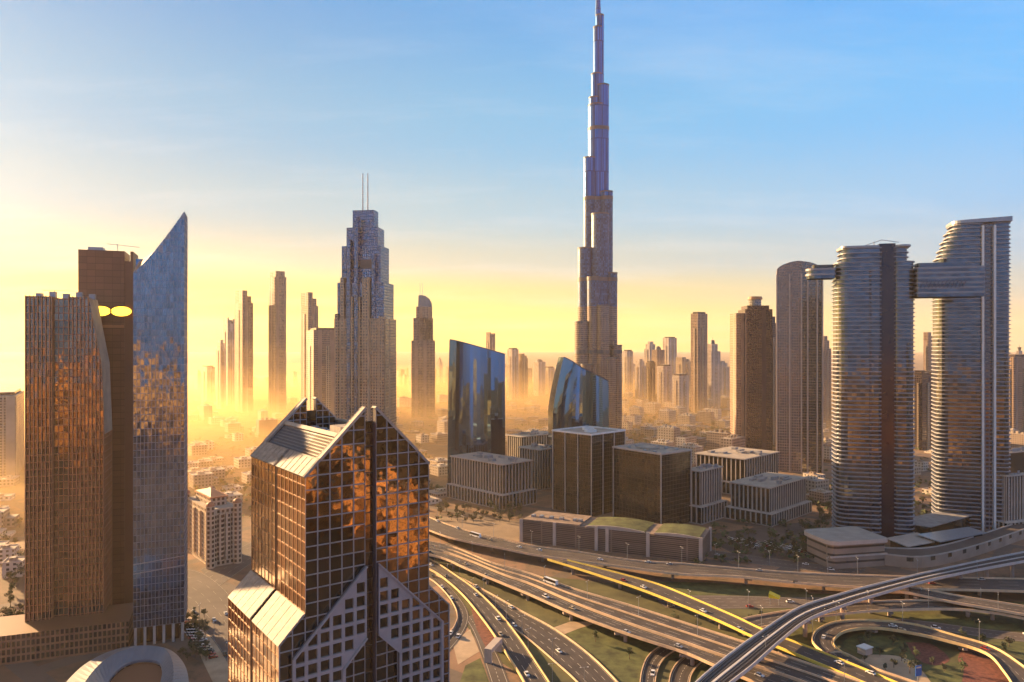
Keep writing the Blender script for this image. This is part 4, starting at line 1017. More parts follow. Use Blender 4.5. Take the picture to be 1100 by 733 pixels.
def stone_podium():
    o, W, L = cornered("stone_podium", "low stone podium with a broad overhanging flat roof below the slotted tower", "podium", 884, 893, 951, 536, 78)
    z = zat(586, 536)
    m = MB(); sm = facade("podium stone", (.27, .21, .17), (.05, .04, .035), 60, 5.5, .02, .72, 1.5, .4)
    D = 34; pl = rrect(0, W, 0, D, (6, 1, 1, 6)); m.prism(pl, 0, z, 0, 1); m.build("wall", [sm, roof_m], o)
    r_ = MB(); r_.prism(offset(pl, 2), z + .01, z + 3.0, 0, 1, bottom=True); r_.build("roof_slab", [pale_conc, plain("podium roof", (.33, .30, .27), .8, .15, .1)], o)
    t = MB(); t.box(-1.1, W + 1.1, -1.1, -.02, z * .48, z * .55); t.build("string_course", [pale_conc], o)
stone_podium()
def ramp_podium():
    q = lambda x, y, z=0: G(x, y, z)
    b = q(1000, 606); o = thing("ramp_podium", "long curved sandstone podium wall sweeping below the banded towers", "podium", (b.x, b.y, 0), occ=30)
    z = 8.0
    near = spline([q(950, 596, z), q(985, 599, z), (q(1020, 594, z)), q(1060, 583, z), q(1110, 566, z), q(1180, 545, z)], 40)
    far = spline([q(950, 589, z), q(985, 590, z), q(1015, 586, z), q(1050, 576, z), q(1100, 560, z), q(1170, 540, z)], 40)
    m = MB()
    for i in range(39):
        a0, a1, c0, c1 = near[i] - b, near[i + 1] - b, far[i] - b, far[i + 1] - b
        m.face([a0, a1, c1, c0], 1); m.face([(a0.x, a0.y, 0), (a1.x, a1.y, 0), a1, a0], 0, [(i * 4, 0), (i * 4 + 4, 0), (i * 4 + 4, z), (i * 4, z)]); m.face([(c1.x, c1.y, 0), (c0.x, c0.y, 0), c0, c1], 0)
    m.build("wall", [facade("sandstone wall", (.36, .27, .21), (.06, .05, .04), 9, 8, .75, .6, 1.5), asphalt_old], o)
    for E, nm in ((near, "parapet"), (far, "parapet")):
        p = MB()
        for i in range(39): p.bar(E[i] - b + Vector((0, 0, .5)), E[i + 1] - b + Vector((0, 0, .5)), .5, 1.0)
        p.build(nm, [pale_conc], o)
    # terraces and canopies between the towers
    for lab, pts, zz, mt in (("folded grey entrance canopy between the banded towers", [(960, 560), (1010, 549), (1046, 553), (1000, 566)], 14, roof_grey),
                             ("second dark canopy in front of the taller banded tower", [(985, 574), (1040, 566), (1060, 572), (1010, 582)], 11, steel),
                             ("pale low terrace roof beside the slotted tower", [(952, 578), (985, 572), (1010, 581), (975, 587)], 9, pale_conc)):
        q4 = [G(x, y, zz) for x, y in pts]; c = sum(q4, Vector()) / 4
        cn = thing("entrance_canopy", lab, "canopy", (c.x, c.y, 0)); r_ = MB(); q5 = [(p.x - c.x, p.y - c.y) for p in q4][::1]
        ar = sum(q5[i][0] * q5[(i + 1) % 4][1] - q5[(i + 1) % 4][0] * q5[i][1] for i in range(4))
        if ar < 0: q5 = q5[::-1]
        r_.prism(q5, zz - .8, zz, 0, 0, bottom=True); r_.build("roof", [mt], cn)
        w = MB(); w.prism(offset(q5, -3), 0, zz - .81, 0, 0); w.build("glazed_wall", [gl_dark], cn)
ramp_podium()

# ------------------------------------------------------------------ tall landmark spire
burj_a = facade("spire sky tinted glass", (.012, .07, .20), (.012, .13, .38), 2.6, 60, .3, .03, 1.5, .35, .04, metal=.5)  # blue sky reflection put into the upper glass colour
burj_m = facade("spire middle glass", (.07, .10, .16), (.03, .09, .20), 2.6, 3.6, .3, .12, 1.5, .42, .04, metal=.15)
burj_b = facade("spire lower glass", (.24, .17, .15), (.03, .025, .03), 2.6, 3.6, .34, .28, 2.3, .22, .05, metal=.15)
mech = plain("mechanical band", (.10, .10, .11), .6, .2, .1)
def spire():
    d = 1313; s = d / F; c = P(641.5, 372, d); o = thing("spire_tower", "immense stepped silver spire rising far above every other tower", "skyscraper", (c.x, d, 0), 0, occ=60)
    x = lambda px: (px - 641.5) * s
    tubes = [(616, 634, 347, -14), (620, 637, 268, -2), (626.8, 641, 170, 6), (633, 646, 104, 12), (635.6, 648, 78, 14), (638, 649, 27, 15), (640.5, 650, 14, 15), (632, 653, 112, 14), (641, 655.2, 91, 10), (644.5, 658.8, 207, 2),
             (649, 662.8, 295, -8), (654, 667, 372, -16), (629, 644, 300, -20), (634, 654, 232, -8), (638, 653, 330, -26), (622, 636, 392, -27), (645, 660, 385, -26)]
    bands = [(137, 4), (213, 4), (301, 4), (378, 4)]
    for l, r, py, y in tubes:
        z = zat(py, d); rad = (r - l) / 2 * s * .95; m = MB()
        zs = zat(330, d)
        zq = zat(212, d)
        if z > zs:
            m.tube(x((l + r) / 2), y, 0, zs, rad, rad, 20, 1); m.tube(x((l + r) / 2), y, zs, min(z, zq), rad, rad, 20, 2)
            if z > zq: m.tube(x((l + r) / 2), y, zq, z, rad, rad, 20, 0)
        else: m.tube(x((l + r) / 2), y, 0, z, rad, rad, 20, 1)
        t = m.build("tower_lobe", [burj_a, burj_b, burj_m], o)
        for by, h in bands:
            zb = zat(by, d)
            if zb < z + 6:
                q = MB(); q.tube(x((l + r) / 2), y, zb - h * .8, zb + h * .8, rad + .5, rad + .5, 20); q.build("mechanical_band", [mech], t)
        cap = MB(); cap.tube(x((l + r) / 2), y, z + .01, z + 2.5, rad + .6, rad + .6, 20); cap.build("lobe_cap", [mech], t)
    m = MB(); m.tube(x(643.5), 15, zat(14, d), zat(-4, d), 5.5, 4.2, 14); m.tube(x(643.5), 15, zat(-4, d) + .01, 818, 2.6, 1.2, 10); m.tube(x(643.5), 15, 818, 832, 1.0, .4, 8); m.build("pinnacle", [burj_a], o)
    for a in range(10):
        l = 619 + a * 4.8; f = MB(); f.box(x(l) - .6, x(l) + .6, -33 + abs(a - 4.5) * 3, -20, 0, zat(395 - (a % 3) * 14, d)); f.build("base_fin", [cream], o)
spire()

# ------------------------------------------------------------------ stepped tower with twin masts
def masted():
    d = 900; s = d / F; c = P(393, 372, d); o = thing("masted_tower", "stepped tower with twin thin masts rising behind the gabled glass tower", "skyscraper", (c.x, d, 0), R(-8), occ=42)
    x = lambda px: (px - 393) * s
    fa = facade("masted tower stone", (.38, .27, .18), (.05, .045, .05), 3.2, 3.6, .42, .35, 2.0, .15, .04, strip=.25)
    fb = facade("masted tower glass", (.10, .15, .23), (.06, .13, .24), 2.6, 3.6, .28, .2, 2.3, .15, .04, metal=.7)
    tiers = [(365, 421, 343, -22, 22, 0), (367.5, 418.5, 305, -19, 20, 1), (371, 414, 266, -15, 17, 1), (375, 409.5, 246, -11, 14, 1), (380.5, 404, 227, -7, 10, 1)]
    for l, r, py, y0, y1, k in tiers:
        m = MB(); m.box(x(l), x(r), y0, y1, 0, zat(py, d), 0, 1); m.build("tower_tier", [(fa, fb)[k], roof_grey], o)
    for l, r, py, y in ((366, 369.5, 338, -23.5), (372, 376, 300, -23), (379, 383, 260, -23), (387, 391, 236, -23), (396, 404, 300, -23.5), (414, 420, 341, -23.5), (405.5, 409, 275, -21), (384, 386, 320, -24), (392.5, 394, 320, -24)):
        m = MB(); m.box(x(l), x(r), y, y + 8, 0, zat(py, d), 0, 1); m.build("pilaster", [fa if py > 290 else fb, roof_grey], o)
    b = MB(); b.box(x(378), x(407), -16, 14, zat(290, d), zat(281, d)); b.build("mechanical_band", [mech], o)
    for px in (389, 394.6):
        t = MB(); t.tube(x(px), 2, zat(227, d), zat(186, d), .85, .6, 8); t.build("mast", [steel], o)
masted()

# ------------------------------------------------------------------ far towers
FM = [facade("far brown tower", (.30, .20, .15), (.05, .035, .03), 3.4, 3.7, .4, .35, 1.9, .15, .03, strip=.15),
      facade("far pale tower", (.46, .38, .32), (.07, .06, .055), 3.4, 3.6, .45, .4, 1.8, .15, .03, strip=.2),
      facade("far dark tower", (.07, .045, .05), (.025, .022, .025), 3.0, 3.7, .3, .3, 1.9, .12, .03, strip=.1),
      facade("far glass tower", (.22, .2, .21), (.04, .045, .06), 2.8, 3.8, .2, .2, 2.2, .1, .03),
      facade("far sandy tower", (.40, .30, .21), (.06, .045, .035), 3.8, 3.5, .5, .35, 1.7, .2, .03, strip=.2)]
for m_ in (roof_m,): pass
def far_tower(label, xl, xr, ytop, d, style="flat", fm=0, th=52, split=.42, group=None, name="tower", extra=None, detail=True):
    xc = xl + (xr - xl) * split
    o, W, L = cornered(name, label, "skyscraper", xl, xc, xr, d, th, group)
    z = zat(ytop, d); mats = [FM[fm], roof_m]
    def box(nm, x0, x1, y0, y1, z0, z1, ms=mats):
        m = MB(); m.box(x0 * W, x1 * W, y0 * L, y1 * L, z0, z1, 0, 1); return m.build(nm, ms, o)
    H = z
    if style == "flat":
        box("shaft", 0, 1, 0, 1, 0, z - 4); box("parapet_storey", .12, .88, .12, .88, z - 4 + .01, z, [FM[2], roof_m])
    elif style == "step":
        box("shaft", 0, 1, 0, 1, 0, z * .86); box("upper_tier", .12, .85, .15, .9, z * .86 + .01, z * .95); box("crown", .28, .7, .3, .75, z * .95 + .01, z)
    elif style == "notch":
        box("shaft", 0, 1, 0, 1, 0, z * .9); box("upper_tier", 0, .45, 0, 1, z * .9 + .01, z); box("corner_tier", .55, .9, .1, .8, z * .9 + .01, z * .955)
    elif style == "spire":
        box("shaft", 0, 1, 0, 1, 0, z * .80); box("upper_tier", .18, .82, .18, .82, z * .80 + .01, z * .9)
        m = MB(); m.tube(.5 * W, .5 * L, z * .9 + .01, z * .955, min(W, L) * .3, .12 * W, 10); m.tube(.5 * W, .5 * L, z * .955, z, .5, .2, 6); m.build("spire", [mech], o)
    elif style == "dome":
        box("shaft", 0, 1, 0, 1, 0, z * .93); m = MB(); r0 = min(W, L) * .42; hh = z * .07
        for k in range(6):
            a0, a1 = k / 6 * math.pi / 2, (k + 1) / 6 * math.pi / 2; m.tube(.5 * W, .5 * L, z * .93 + .01 + hh * math.sin(a0), z * .93 + .01 + hh * math.sin(a1), r0 * math.cos(a0), max(.1, r0 * math.cos(a1)), 14)
        m.build("dome", [mech], o)
    elif style == "slant":
        m = MB(); m.prism([(0, 0), (W, 0), (W, L), (0, L)], 0, z, 0, 1, zf=lambda x, y: z * (1 - .1 * (x / W))); m.build("shaft", mats, o)
        box("base_wing", -.15, .0, .1, .9, 0, z * .4)
    elif style == "round":
        m = MB(); poly = rrect(0, W, 0, L, min(W, L) * .35); m.prism(poly, 0, z * .96, 0, 1); m.build("shaft", mats, o)
        m = MB(); m.prism(offset(poly, -min(W, L) * .12), z * .96 + .01, z, 0, 1); m.build("crown", mats, o)
    elif style == "crown":
        box("shaft", 0, 1, 0, 1, 0, z * .93)
        for x0, x1, y0, y1, k in ((0, .2, 0, 1, 1), (.8, 1, 0, 1, .985), (.3, .7, .1, .9, .97)): box("crown_fin", x0, x1, y0, y1, z * .93 + .01, z * k)
    if detail and style in ("flat", "step", "notch", "crown"):
        f = MB(); f.box(W * .42, W * .58, -1.2, -.02, 0, z * .84, 0, 1); f.build("pilaster", [FM[4 if fm != 4 else 0], roof_m], o)
        f = MB(); f.box(-1.2, -.02, L * .4, L * .6, 0, z * .84, 0, 1); f.build("pilaster", [FM[4 if fm != 4 else 0], roof_m], o)
    return o
T = far_tower
# skyline by the sun
T("low pale block fading out beside the sun haze", 216, 231, 393, 2100, "flat", 1)
T("slim hazy tower with flat top beside the arched one", 232, 243, 365, 1900, "step", 1)
T("hazy tower with an open arched crown", 239, 252, 341, 2000, "crown", 1)
T("hazy brown tower with a broken stepped top", 252, 272, 312, 1800, "notch", 0)
T("tallest plain slab in the golden haze with rounded shoulders", 287, 309, 291, 1750, "round", 0)
T("slender tower with a notched crown standing behind the wide brown block", 323, 342, 314, 1500, "notch", 0)
T("wide brown block with dark top band next to the masted tower", 329, 368, 352, 1250, "flat", 0, 66, .2)
T("tiny far tower with a flared top behind the blue glass office", 522, 532, 357, 2300, "crown", 0)
def sail():
    d = 1700; s = d / F; c = P(454, 372, d); o = thing("tower", "hazy tower with a curved sail crown and thin twin needles", "skyscraper", (c.x, d, 0), R(8), occ=30)
    x = lambda px: (px - 454) * s
    for l, r, py in ((442, 467, 366), (444, 465, 342), (447, 464, 330)):
        m = MB(); m.box(x(l), x(r), -20 + (py < 360) * 3, 18, 0, zat(py, d), 0, 1); m.build("tower_tier", [FM[0], roof_m], o)
    m = MB(); pr = [(449, 331), (464, 331), (463.5, 326), (461, 321.5), (457, 318.5), (452.5, 317.5), (449.5, 318)]; p = [(x(a), zat(b, d)) for a, b in pr]
    m.face([(a, -14, b) for a, b in p]); m.face([(a, 12, b) for a, b in p][::-1])
    for i in range(len(p)):
        a, b = p[i], p[(i + 1) % len(p)]; m.face([(a[0], -14, a[1]), (a[0], 12, a[1]), (b[0], 12, b[1]), (b[0], -14, b[1])])
    m.build("sail_crown", [FM[3]], o)
    for px in (451.3, 454): t = MB(); t.tube(x(px), 0, zat(320, d), zat(304, d), .8, .5, 6); t.build("needle", [steel], o)
sail()
# right-hand dark group
def capped():
    d = 1090; s = d / F; c = P(811, 372, d); o = thing("tower", "dark purple brown tower with a round lantern cap", "skyscraper", (c.x, d, 0), R(-3), occ=32)
    x = lambda px: (px - 811) * s * .95
    m = MB(); m.box(x(796), x(826), -20, 20, 0, zat(333, d), 0, 1); m.build("shaft", [FM[2], roof_m], o)
    m = MB(); m.box(x(799), x(823), -17, 17, zat(333, d) + .01, zat(329, d), 0, 1); m.build("upper_tier", [FM[2], roof_m], o)
    m = MB(); m.tube(x(811), 0, zat(329, d) + .01, zat(322, d), 9, 9, 16); m.build("lantern", [FM[3]], o)
    m = MB(); m.tube(x(811), 0, zat(322, d) + .01, zat(319, d), 11, 10, 16); m.build("cap", [terracotta], o)
    m = MB(); m.box(x(796), x(797.5), -20.6, -20.02, 0, zat(336, d)); m.build("corner_pier", [FM[0]], o)
    m = MB(); m.box(x(787), x(796) - .02, -16, 22, 0, zat(337, d), 0, 1); m.build("brown_wing", [FM[0], roof_m], o)
capped()
T("dark narrow tower tucked behind the lantern capped one", 823, 837, 340, 1180, "step", 2, 70, .15)
def vault():
    d = 968; s = d / F; c = P(858, 372, d); o = thing("tower", "brown grid tower with a gently arched top under the cantilevered bridge end", "skyscraper", (c.x, d, 0), R(-19), occ=38)
    x = lambda px: (px - 858) * s * .93
    fg = facade("brown grid", (.30, .20, .17), (.05, .04, .04), 2.9, 3.6, .38, .4, 2.1, .12, .04); fd = facade("bronze bands", (.24, .18, .16), (.05, .045, .045), 2.2, 3.6, .15, .3, 2.2, .12, .04)
    def zt(X, Y): t = (X - x(834)) / (x(882) - x(834)); return zat(290 - 8 * math.sin(math.pi * min(1, max(0, t))) ** .7, d)
    for l, r, y0, f in ((834, 860, -20, fg), (860, 882, -15, fd)):
        n = 8; poly = [(x(l) + (x(r) - x(l)) * k / n, y0) for k in range(n + 1)] + [(x(r) - (x(r) - x(l)) * k / n, 20) for k in range(n + 1)]
        m = MB(); m.prism(poly, 0, 0, 0, 1, zf=zt); m.build("facade_half", [f, roof_m], o)
    for l in (833.2, 847, 859.5, 866, 876, 881.5):
        m = MB(); m.box(x(l), x(l) + 1.6, -21.2, -14, 0, zat(296, d)); m.build("vertical_rib", [plain("rib stone", (.46, .34, .28), .6, .1, .1) if l == 833.2 else bpy.data.materials["rib stone"]], o)
vault()
T("slim tower peeping out between the arched brown tower and slotted tower", 879, 893, 361, 1500, "step", 0)
T("grey twin shaft tower seen through the gap below the sky bridge", 982, 1003, 398, 1150, "crown", 2)
T("tower under construction with ragged top seen under the bridge", 992, 1004, 357, 1700, "notch", 0)
T("broad dark block at the frame edge beyond the taller banded tower", 1079, 1112, 381, 1250, "flat", 0, 60, .3)
T("thin pale tower peeking above the broad dark block", 1090, 1100, 370, 1900, "spire", 1)
colonnade_block("pinkish banded low block at the frame edge behind the curved podium", 1074, 1082, 1130, 487, 760, 66, bay=60, plinth=False)
colonnade_block("warm lit balcony block at the frame edge", 1076, 1081, 1120, 512, 640, 70, bay=3.6, plinth=True, arcade=.2)
# centre skyline
SK = [(545, 557, 374, 2200, "flat", 1, "pinkish slab of a twin pair between both blue glass offices"), (556, 567, 380, 2250, "notch", 0, "shorter brown slab of the twin pair between both blue glass offices"),
      (573, 586, 386, 2400, "dome", 1, "domed hazy tower just before the bowed glass office"), (584, 596, 394, 2500, "flat", 1, "pale block touching the bowed glass office in the haze"),
      (742, 760, 335, 1750, "flat", 0, "tall brown slab rising out of the pale far cluster"), (757, 774, 362, 1900, "spire", 1, "spired tower with a sunlit edge beside the tall brown slab"),
      (669, 680, 376, 2500, "flat", 1, "pale slab just past the foot of the silver spire"), (682, 694, 386, 2000, "step", 1, "stepped pale tower in the front of the far cluster"),
      (692, 706, 367, 2500, "step", 1, "broad pinkish tower with a small crown in the far cluster"), (700, 714, 372, 2300, "dome", 0, "brown domed tower in the far cluster"),
      (712, 727, 362, 2600, "flat", 1, "tall pale slab in the middle of the far cluster"), (706, 722, 392, 1850, "flat", 1, "pale ribbed block at the foot of the far cluster"),
      (726, 742, 384, 2200, "notch", 4, "sandy notched tower next to the tall brown slab"), (694, 704, 388, 1900, "flat", 2, "dark slim block at the foot of the far cluster"),
      (722, 740, 402, 1700, "flat", 1, "low wide pale block before the tall brown slab"), (766, 784, 388, 2100, "step", 1, "pale stepped tower between spired tower and lantern capped tower"),
      (774, 789, 396, 2500, "flat", 3, "greyish slab fading beside the lantern capped tower")]
for l, r, py, d, st, fm, lb in SK: T(lb, l, r, py, d, st, fm)
# anonymous far towers, alike in the haze
rr = random.Random(11)
def far_cluster(label, group, n, x0, x1, y0, y1, d0, d1, w0=7, w1=12):
    for k in range(n):
        xl = x0 + (x1 - x0) * (k + rr.uniform(.1, .7)) / n; w = rr.uniform(w0, w1)
        T(label, xl, xl + w, rr.uniform(y0, y1), rr.uniform(d0, d1), rr.choice(["flat", "step", "flat", "notch", "round", "spire"]), rr.choice([0, 1, 1, 4, 1]), rr.uniform(38, 62), .45, group, "far_tower", None, False)
far_cluster("faint far tower in the pink haze around the silver spire", "faint towers around the silver spire", 36, 655, 800, 388, 416, 2500, 3600)
far_cluster("faint low tower between the masted tower and the blue glass office", "faint towers beside the curved sail crown tower", 18, 420, 485, 382, 408, 2600, 3800, 4, 9)
far_cluster("faint far tower between the two blue glass offices", "faint towers between the blue glass offices", 16, 535, 612, 390, 412, 2700, 3800, 5, 10)
far_cluster("faint far tower in the gold haze between the slabs", "faint towers in the gold haze", 12, 205, 330, 392, 412, 2400, 3400, 6, 11)
far_cluster("faint far tower beyond the banded hotel towers", "faint towers beyond the hotel towers", 10, 880, 1100, 384, 410, 2300, 3300, 7, 13)
T("hazy block with cranes on the roof beside the finned tower", -8, 26, 417, 1000, "flat", 4, 60, .35)

# ------------------------------------------------------------------ low city, trees, cars, lamps
def free(x, y, r):
    return all((x - a) ** 2 + (y - b) ** 2 > (r + c) ** 2 for a, b, c in OCC)
rr = random.Random(23)
HM = [facade("low house sand", (.46, .37, .28), (.08, .06, .05), 4, 3.6, .6, .5, 1.5), facade("low house cream", (.55, .48, .40), (.08, .07, .06), 4.4, 3.6, .55, .5, 1.5),
      facade("low house brown", (.33, .25, .20), (.06, .05, .04), 3.6, 3.6, .5, .5, 1.5)]
def house_proto(i):
    q = random.Random(i); o = thing("low_house", "", "house", (0, 0, -500)); w, l, h = q.uniform(12, 26), q.uniform(12, 22), q.choice([4, 7.5, 7.5, 11, 14])
    m = MB(); m.box(-w / 2, w / 2, -l / 2, l / 2, 0, h, 0, 1); 
    if i % 2: m.box(w / 2 + .02, w / 2 + 7, -l / 4, l / 2, 0, h * .6, 0, 1)
    m.build("wall", [HM[i % 3], roof_m if i % 3 else roof_grey], o)
    p = MB(); e = [(-w / 2, -l / 2), (w / 2, -l / 2), (w / 2, l / 2), (-w / 2, l / 2)]
    for k in range(4): p.bar((*e[k], h + .4), (*e[(k + 1) % 4], h + .4), .5, .8)
    p.build("parapet", [pale_conc], o)
    b = MB(); b.box(-w * .2, w * .15, -l * .1, l * .25, h + .01, h + 2.6); b.build("roof_hut", [HM[(i + 1) % 3]], o)
    return o
HP = [house_proto(i) for i in range(9)]
def place(protos, n, x0, x1, y0, y1, rad, label, group, rot=None, scale=(.85, 1.2), tries=30, box=None):
    k = 0
    for _ in range(n * tries):
        if k >= n: break
        px = rr.uniform(x0, x1); py = y0 + (y1 - y0) * rr.random() ** .8; p = G(px, py)
        if not free(p.x, p.y, rad): continue
        c = copy_tree(rr.choice(protos)); c.location = (p.x, p.y, 0); c.rotation_euler = (0, 0, rr.uniform(0, 6.28) if rot is None else R(rot) + rr.choice([0, 1.5708]))
        s_ = rr.uniform(*scale); c.scale = (s_, s_, s_); OCC.append((p.x, p.y, rad)); tag(c, label, None, group); k += 1
place(HP, 95, 200, 480, 420, 545, 13, "low flat roofed house drowned in golden haze behind the gabled glass tower", "low houses in the golden haze", 37)
place(HP, 75, 655, 830, 432, 482, 13, "low flat roofed house among trees below the pale far cluster", "low houses below the far cluster", 46)
place(HP, 25, 545, 600, 432, 480, 13, "low flat roofed house between the two blue glass offices", "low houses between the blue glass offices", 46)
place(HP, 40, 870, 1100, 430, 560, 12, "low flat roofed house behind the banded towers", "low houses behind the banded towers", 30)
place(HP, 12, -10, 22, 470, 620, 13, "low house in the brightest haze beside the finned tower", "low houses beside the finned tower", 20)
for h in HP:
    for c in list(h.children): bpy.data.objects.remove(c)
    bpy.data.objects.remove(h)

def tree_proto(i):
    q = random.Random(100 + i); o = thing("tree", "", "tree", (0, 0, -500)); h = q.uniform(6.5, 10); r = h * q.uniform(.36, .5)
    t = MB(); t.tube(0, 0, 0, h * .5, .28, .16, 7)
    for k in range(5):
        a = k * 1.26 + q.random(); t.bar((0, 0, h * .38), (math.cos(a) * r * .6, math.sin(a) * r * .6, h * q.uniform(.55, .75)), .14)
    t.build("trunk", [bark], o)
    c = MB(); cl = [(Vector((q.gauss(0, .38) * r, q.gauss(0, .38) * r, h * .68 + q.gauss(0, .13) * h)), q.uniform(.22, .42) * r) for _ in range(12)]
    for ctr, cr in cl:
        for _ in range(26):
            p = ctr + Vector((q.gauss(0, 1), q.gauss(0, 1), q.gauss(0, .8))).normalized() * cr * q.uniform(.55, 1)
            d1 = Vector((q.gauss(0, 1), q.gauss(0, 1), q.gauss(0, 1))).normalized() * q.uniform(.25, .6); d2 = d1.cross(Vector((q.random(), q.random(), q.random()))).normalized() * q.uniform(.2, .5)
            c.face([p - d1, p + d2, p + d1, p - d2])
    c.build("crown", [leaf_m if i % 2 else leaf_d], o)
    return o
# mid-rise blocks between the landmarks
def midrise(i):
    q = random.Random(50 + i); o = thing("mid_rise_block", "", "apartment block", (0, 0, -500)); w, l, h = q.uniform(18, 34), q.uniform(15, 24), q.uniform(18, 34)
    m = MB(); m.box(-w / 2, w / 2, -l / 2, l / 2, 0, h, 0, 1); m.build("wall", [HM[i % 3], roof_m], o)
    m = MB(); m.box(-w / 2 - 2, w / 2 + 2, -l / 2 - 2, l / 2 + 2, 0, 5, 0, 1); m.build("shop_floor", [FM[0], roof_grey], o)
    for k in range(3): m = MB(); m.box(-w * .35 + k * w * .25, -w * .2 + k * w * .25, -l * .2, l * .15, h + .01, h + q.uniform(1.5, 4)); m.build("roof_hut", [HM[(i + 1) % 3]], o)
    return o
MP = [midrise(i) for i in range(5)]
place(MP, 34, 655, 835, 428, 462, 20, "mid rise block among low houses below the pale far cluster", "mid rise blocks below the far cluster", 46)
place(MP, 16, 560, 790, 462, 500, 18, "mid rise block just behind the cream courtyard blocks", "mid rise blocks behind the courtyard blocks", 46)
place(MP, 14, 880, 1100, 430, 520, 18, "mid rise block behind the banded hotel towers", "mid rise blocks behind the hotel towers", 30)
place(MP, 14, 205, 480, 425, 470, 20, "mid rise block lost in the golden mist", "mid rise blocks in the golden mist", 37)
for h in MP:
    for c in list(h.children): bpy.data.objects.remove(c)
    bpy.data.objects.remove(h)
# distant tree cover that reads as one mass
tm = MB()
def clump(p, r):
    for _ in range(5):
        c = p + Vector((rr.gauss(0, .5) * r, rr.gauss(0, .5) * r, r * (.4 + .7 * rr.random())))
        d1 = Vector((rr.gauss(0, 1), rr.gauss(0, 1), rr.gauss(0, .7))).normalized() * r * .6; d2 = d1.cross(Vector((rr.random() - .5, rr.random() - .5, 1))).normalized() * r * .55
        tm.face([c - d1, c + d2, c + d1, c - d2])
for x0, x1, y0, y1, n_ in ((640, 840, 428, 490, 1500), (545, 605, 432, 485, 260), (860, 1100, 430, 560, 700), (195, 480, 425, 560, 800), (690, 890, 560, 606, 260)):
    for _ in range(n_):
        p = G(rr.uniform(x0, x1), rr.uniform(y0, y1))
        if rr.random() < .75 and Vector((math.sin(p.x * .021 + p.y * .013), math.sin(p.y * .017 - p.x * .009))).length < .75: continue
        if free(p.x, p.y, -6): clump(p, rr.uniform(2, 4.2))
tag(tm.build("trees", leaf_m), "dark scrubby tree cover scattered between the far low houses", "tree cover", kind="stuff")
TP = [tree_proto(i) for i in range(5)]
place(TP, 110, 655, 835, 430, 482, 4, "round dusty tree between the low houses below the far cluster", "trees below the far cluster", None, (.9, 1.5), 12)
place(TP, 55, 860, 1000, 530, 590, 3, "dark tree in the grove beside the slotted tower", "trees beside the slotted tower", None, (.9, 1.4), 12)
place(TP, 40, 470, 560, 545, 562, 3, "hazy tree beside the far flyover", "trees beside the far flyover", None, (.7, 1.1), 12)
place(TP, 35, 690, 880, 575, 608, 3, "small tree on the forecourt beyond the far flyover", "trees on the forecourt", None, (.6, 1.0), 12)
place(TP, 40, 200, 480, 430, 560, 3, "hazy tree among low houses behind the gabled tower", "trees in the golden haze", None, (.9, 1.4), 12)
place(TP, 34, 192, 222, 662, 712, 1.2, "small tree planted beside the avenue by the brown towers", "trees along the avenue", None, (.5, .8), 30)
place(TP, 30, 590, 1090, 660, 725, 2.5, "small tree on the interchange lawns", "trees on the interchange lawns", None, (.5, .8), 14)
place(TP, 24, 0, 26, 560, 700, 3, "sunlit tree below the finned tower", "trees below the finned tower", None, (.8, 1.2), 14)
for h in TP:
    for c in list(h.children): bpy.data.objects.remove(c)
    bpy.data.objects.remove(h)

def car_mesh(col, L=4.5, W=1.8, H=1.45, kind="car"):
    m = MB(); body = plain("paint " + kind + str(col), col, .3, .03, .2)
    hb = .28
    if kind == "car":
        lo = [(-L / 2, hb), (L / 2, hb), (L / 2, .72), (L * .27, .86), (-L * .46, .9), (-L / 2, .75)]
        ca = [(-L * .42, .9), (L * .24, .86), (L * .08, H), (-L * .3, H)]
    else:
        lo = [(-L / 2, hb), (L / 2, hb), (L / 2, 1.3), (L / 2 - .1, 1.4), (-L / 2, 1.4)]; ca = [(-L / 2 + .02, 1.4), (L / 2 - .12, 1.4), (L / 2 - .3, H), (-L / 2 + .02, H)]
    for prof, w, mi in ((lo, W / 2, 0), (ca, W / 2 - .12, 1)):
        n = len(prof)
        m.face([(x, -w, z) for x, z in prof], mi); m.face([(x, w, z) for x, z in prof][::-1], mi)
        for i in range(n):
            a, b = prof[i], prof[(i + 1) % n]; top = mi and a[1] > 1.2 and b[1] > 1.2 or (mi and i == 2)
            m.face([(a[0], w, a[1]), (b[0], w, b[1]), (b[0], -w, b[1]), (a[0], -w, a[1])][::-1], 0 if top else mi)
    for x in (-L * .3, L * .31):
        for s_ in (-1, 1):
            r_ = .33 if kind == "car" else .48
            for k in range(10):
                t0, t1 = 2 * math.pi * k / 10, 2 * math.pi * (k + 1) / 10; y = s_ * W / 2
                p = lambda t, yy: (x + r_ * math.cos(t), yy, r_ + r_ * math.sin(t))
                m.face([p(t0, y - .12), p(t1, y - .12), p(t1, y + .06), p(t0, y + .06)], 2); m.face([p(t0, y + .06 * s_), p(t1, y + .06 * s_), (x, y + .06 * s_, r_)], 2)
    o = m.build("parked_car", [body, gl_dark, dark_m]); me = o.data; bpy.data.objects.remove(o); return me
CARS = [("white", car_mesh((.75, .74, .72))), ("silver", car_mesh((.45, .45, .46))), ("black", car_mesh((.03, .03, .03))), ("red", car_mesh((.35, .04, .03))), ("white", car_mesh((.8, .78, .76), 4.9, 1.95, 1.8)), ("beige", car_mesh((.5, .42, .3)))]
BUS = car_mesh((.78, .77, .75), 12, 2.6, 3.2, "bus"); TRUCK = car_mesh((.7, .68, .62), 8, 2.5, 3.3, "truck")
def on_road(A, B, t, f):
    n = len(A); i = min(n - 2, int(t * (n - 1))); u = t * (n - 1) - i
    p = A[i].lerp(A[i + 1], u).lerp(B[i].lerp(B[i + 1], u), f); d = (A[i + 1] - A[i]).normalized()
    return p, d
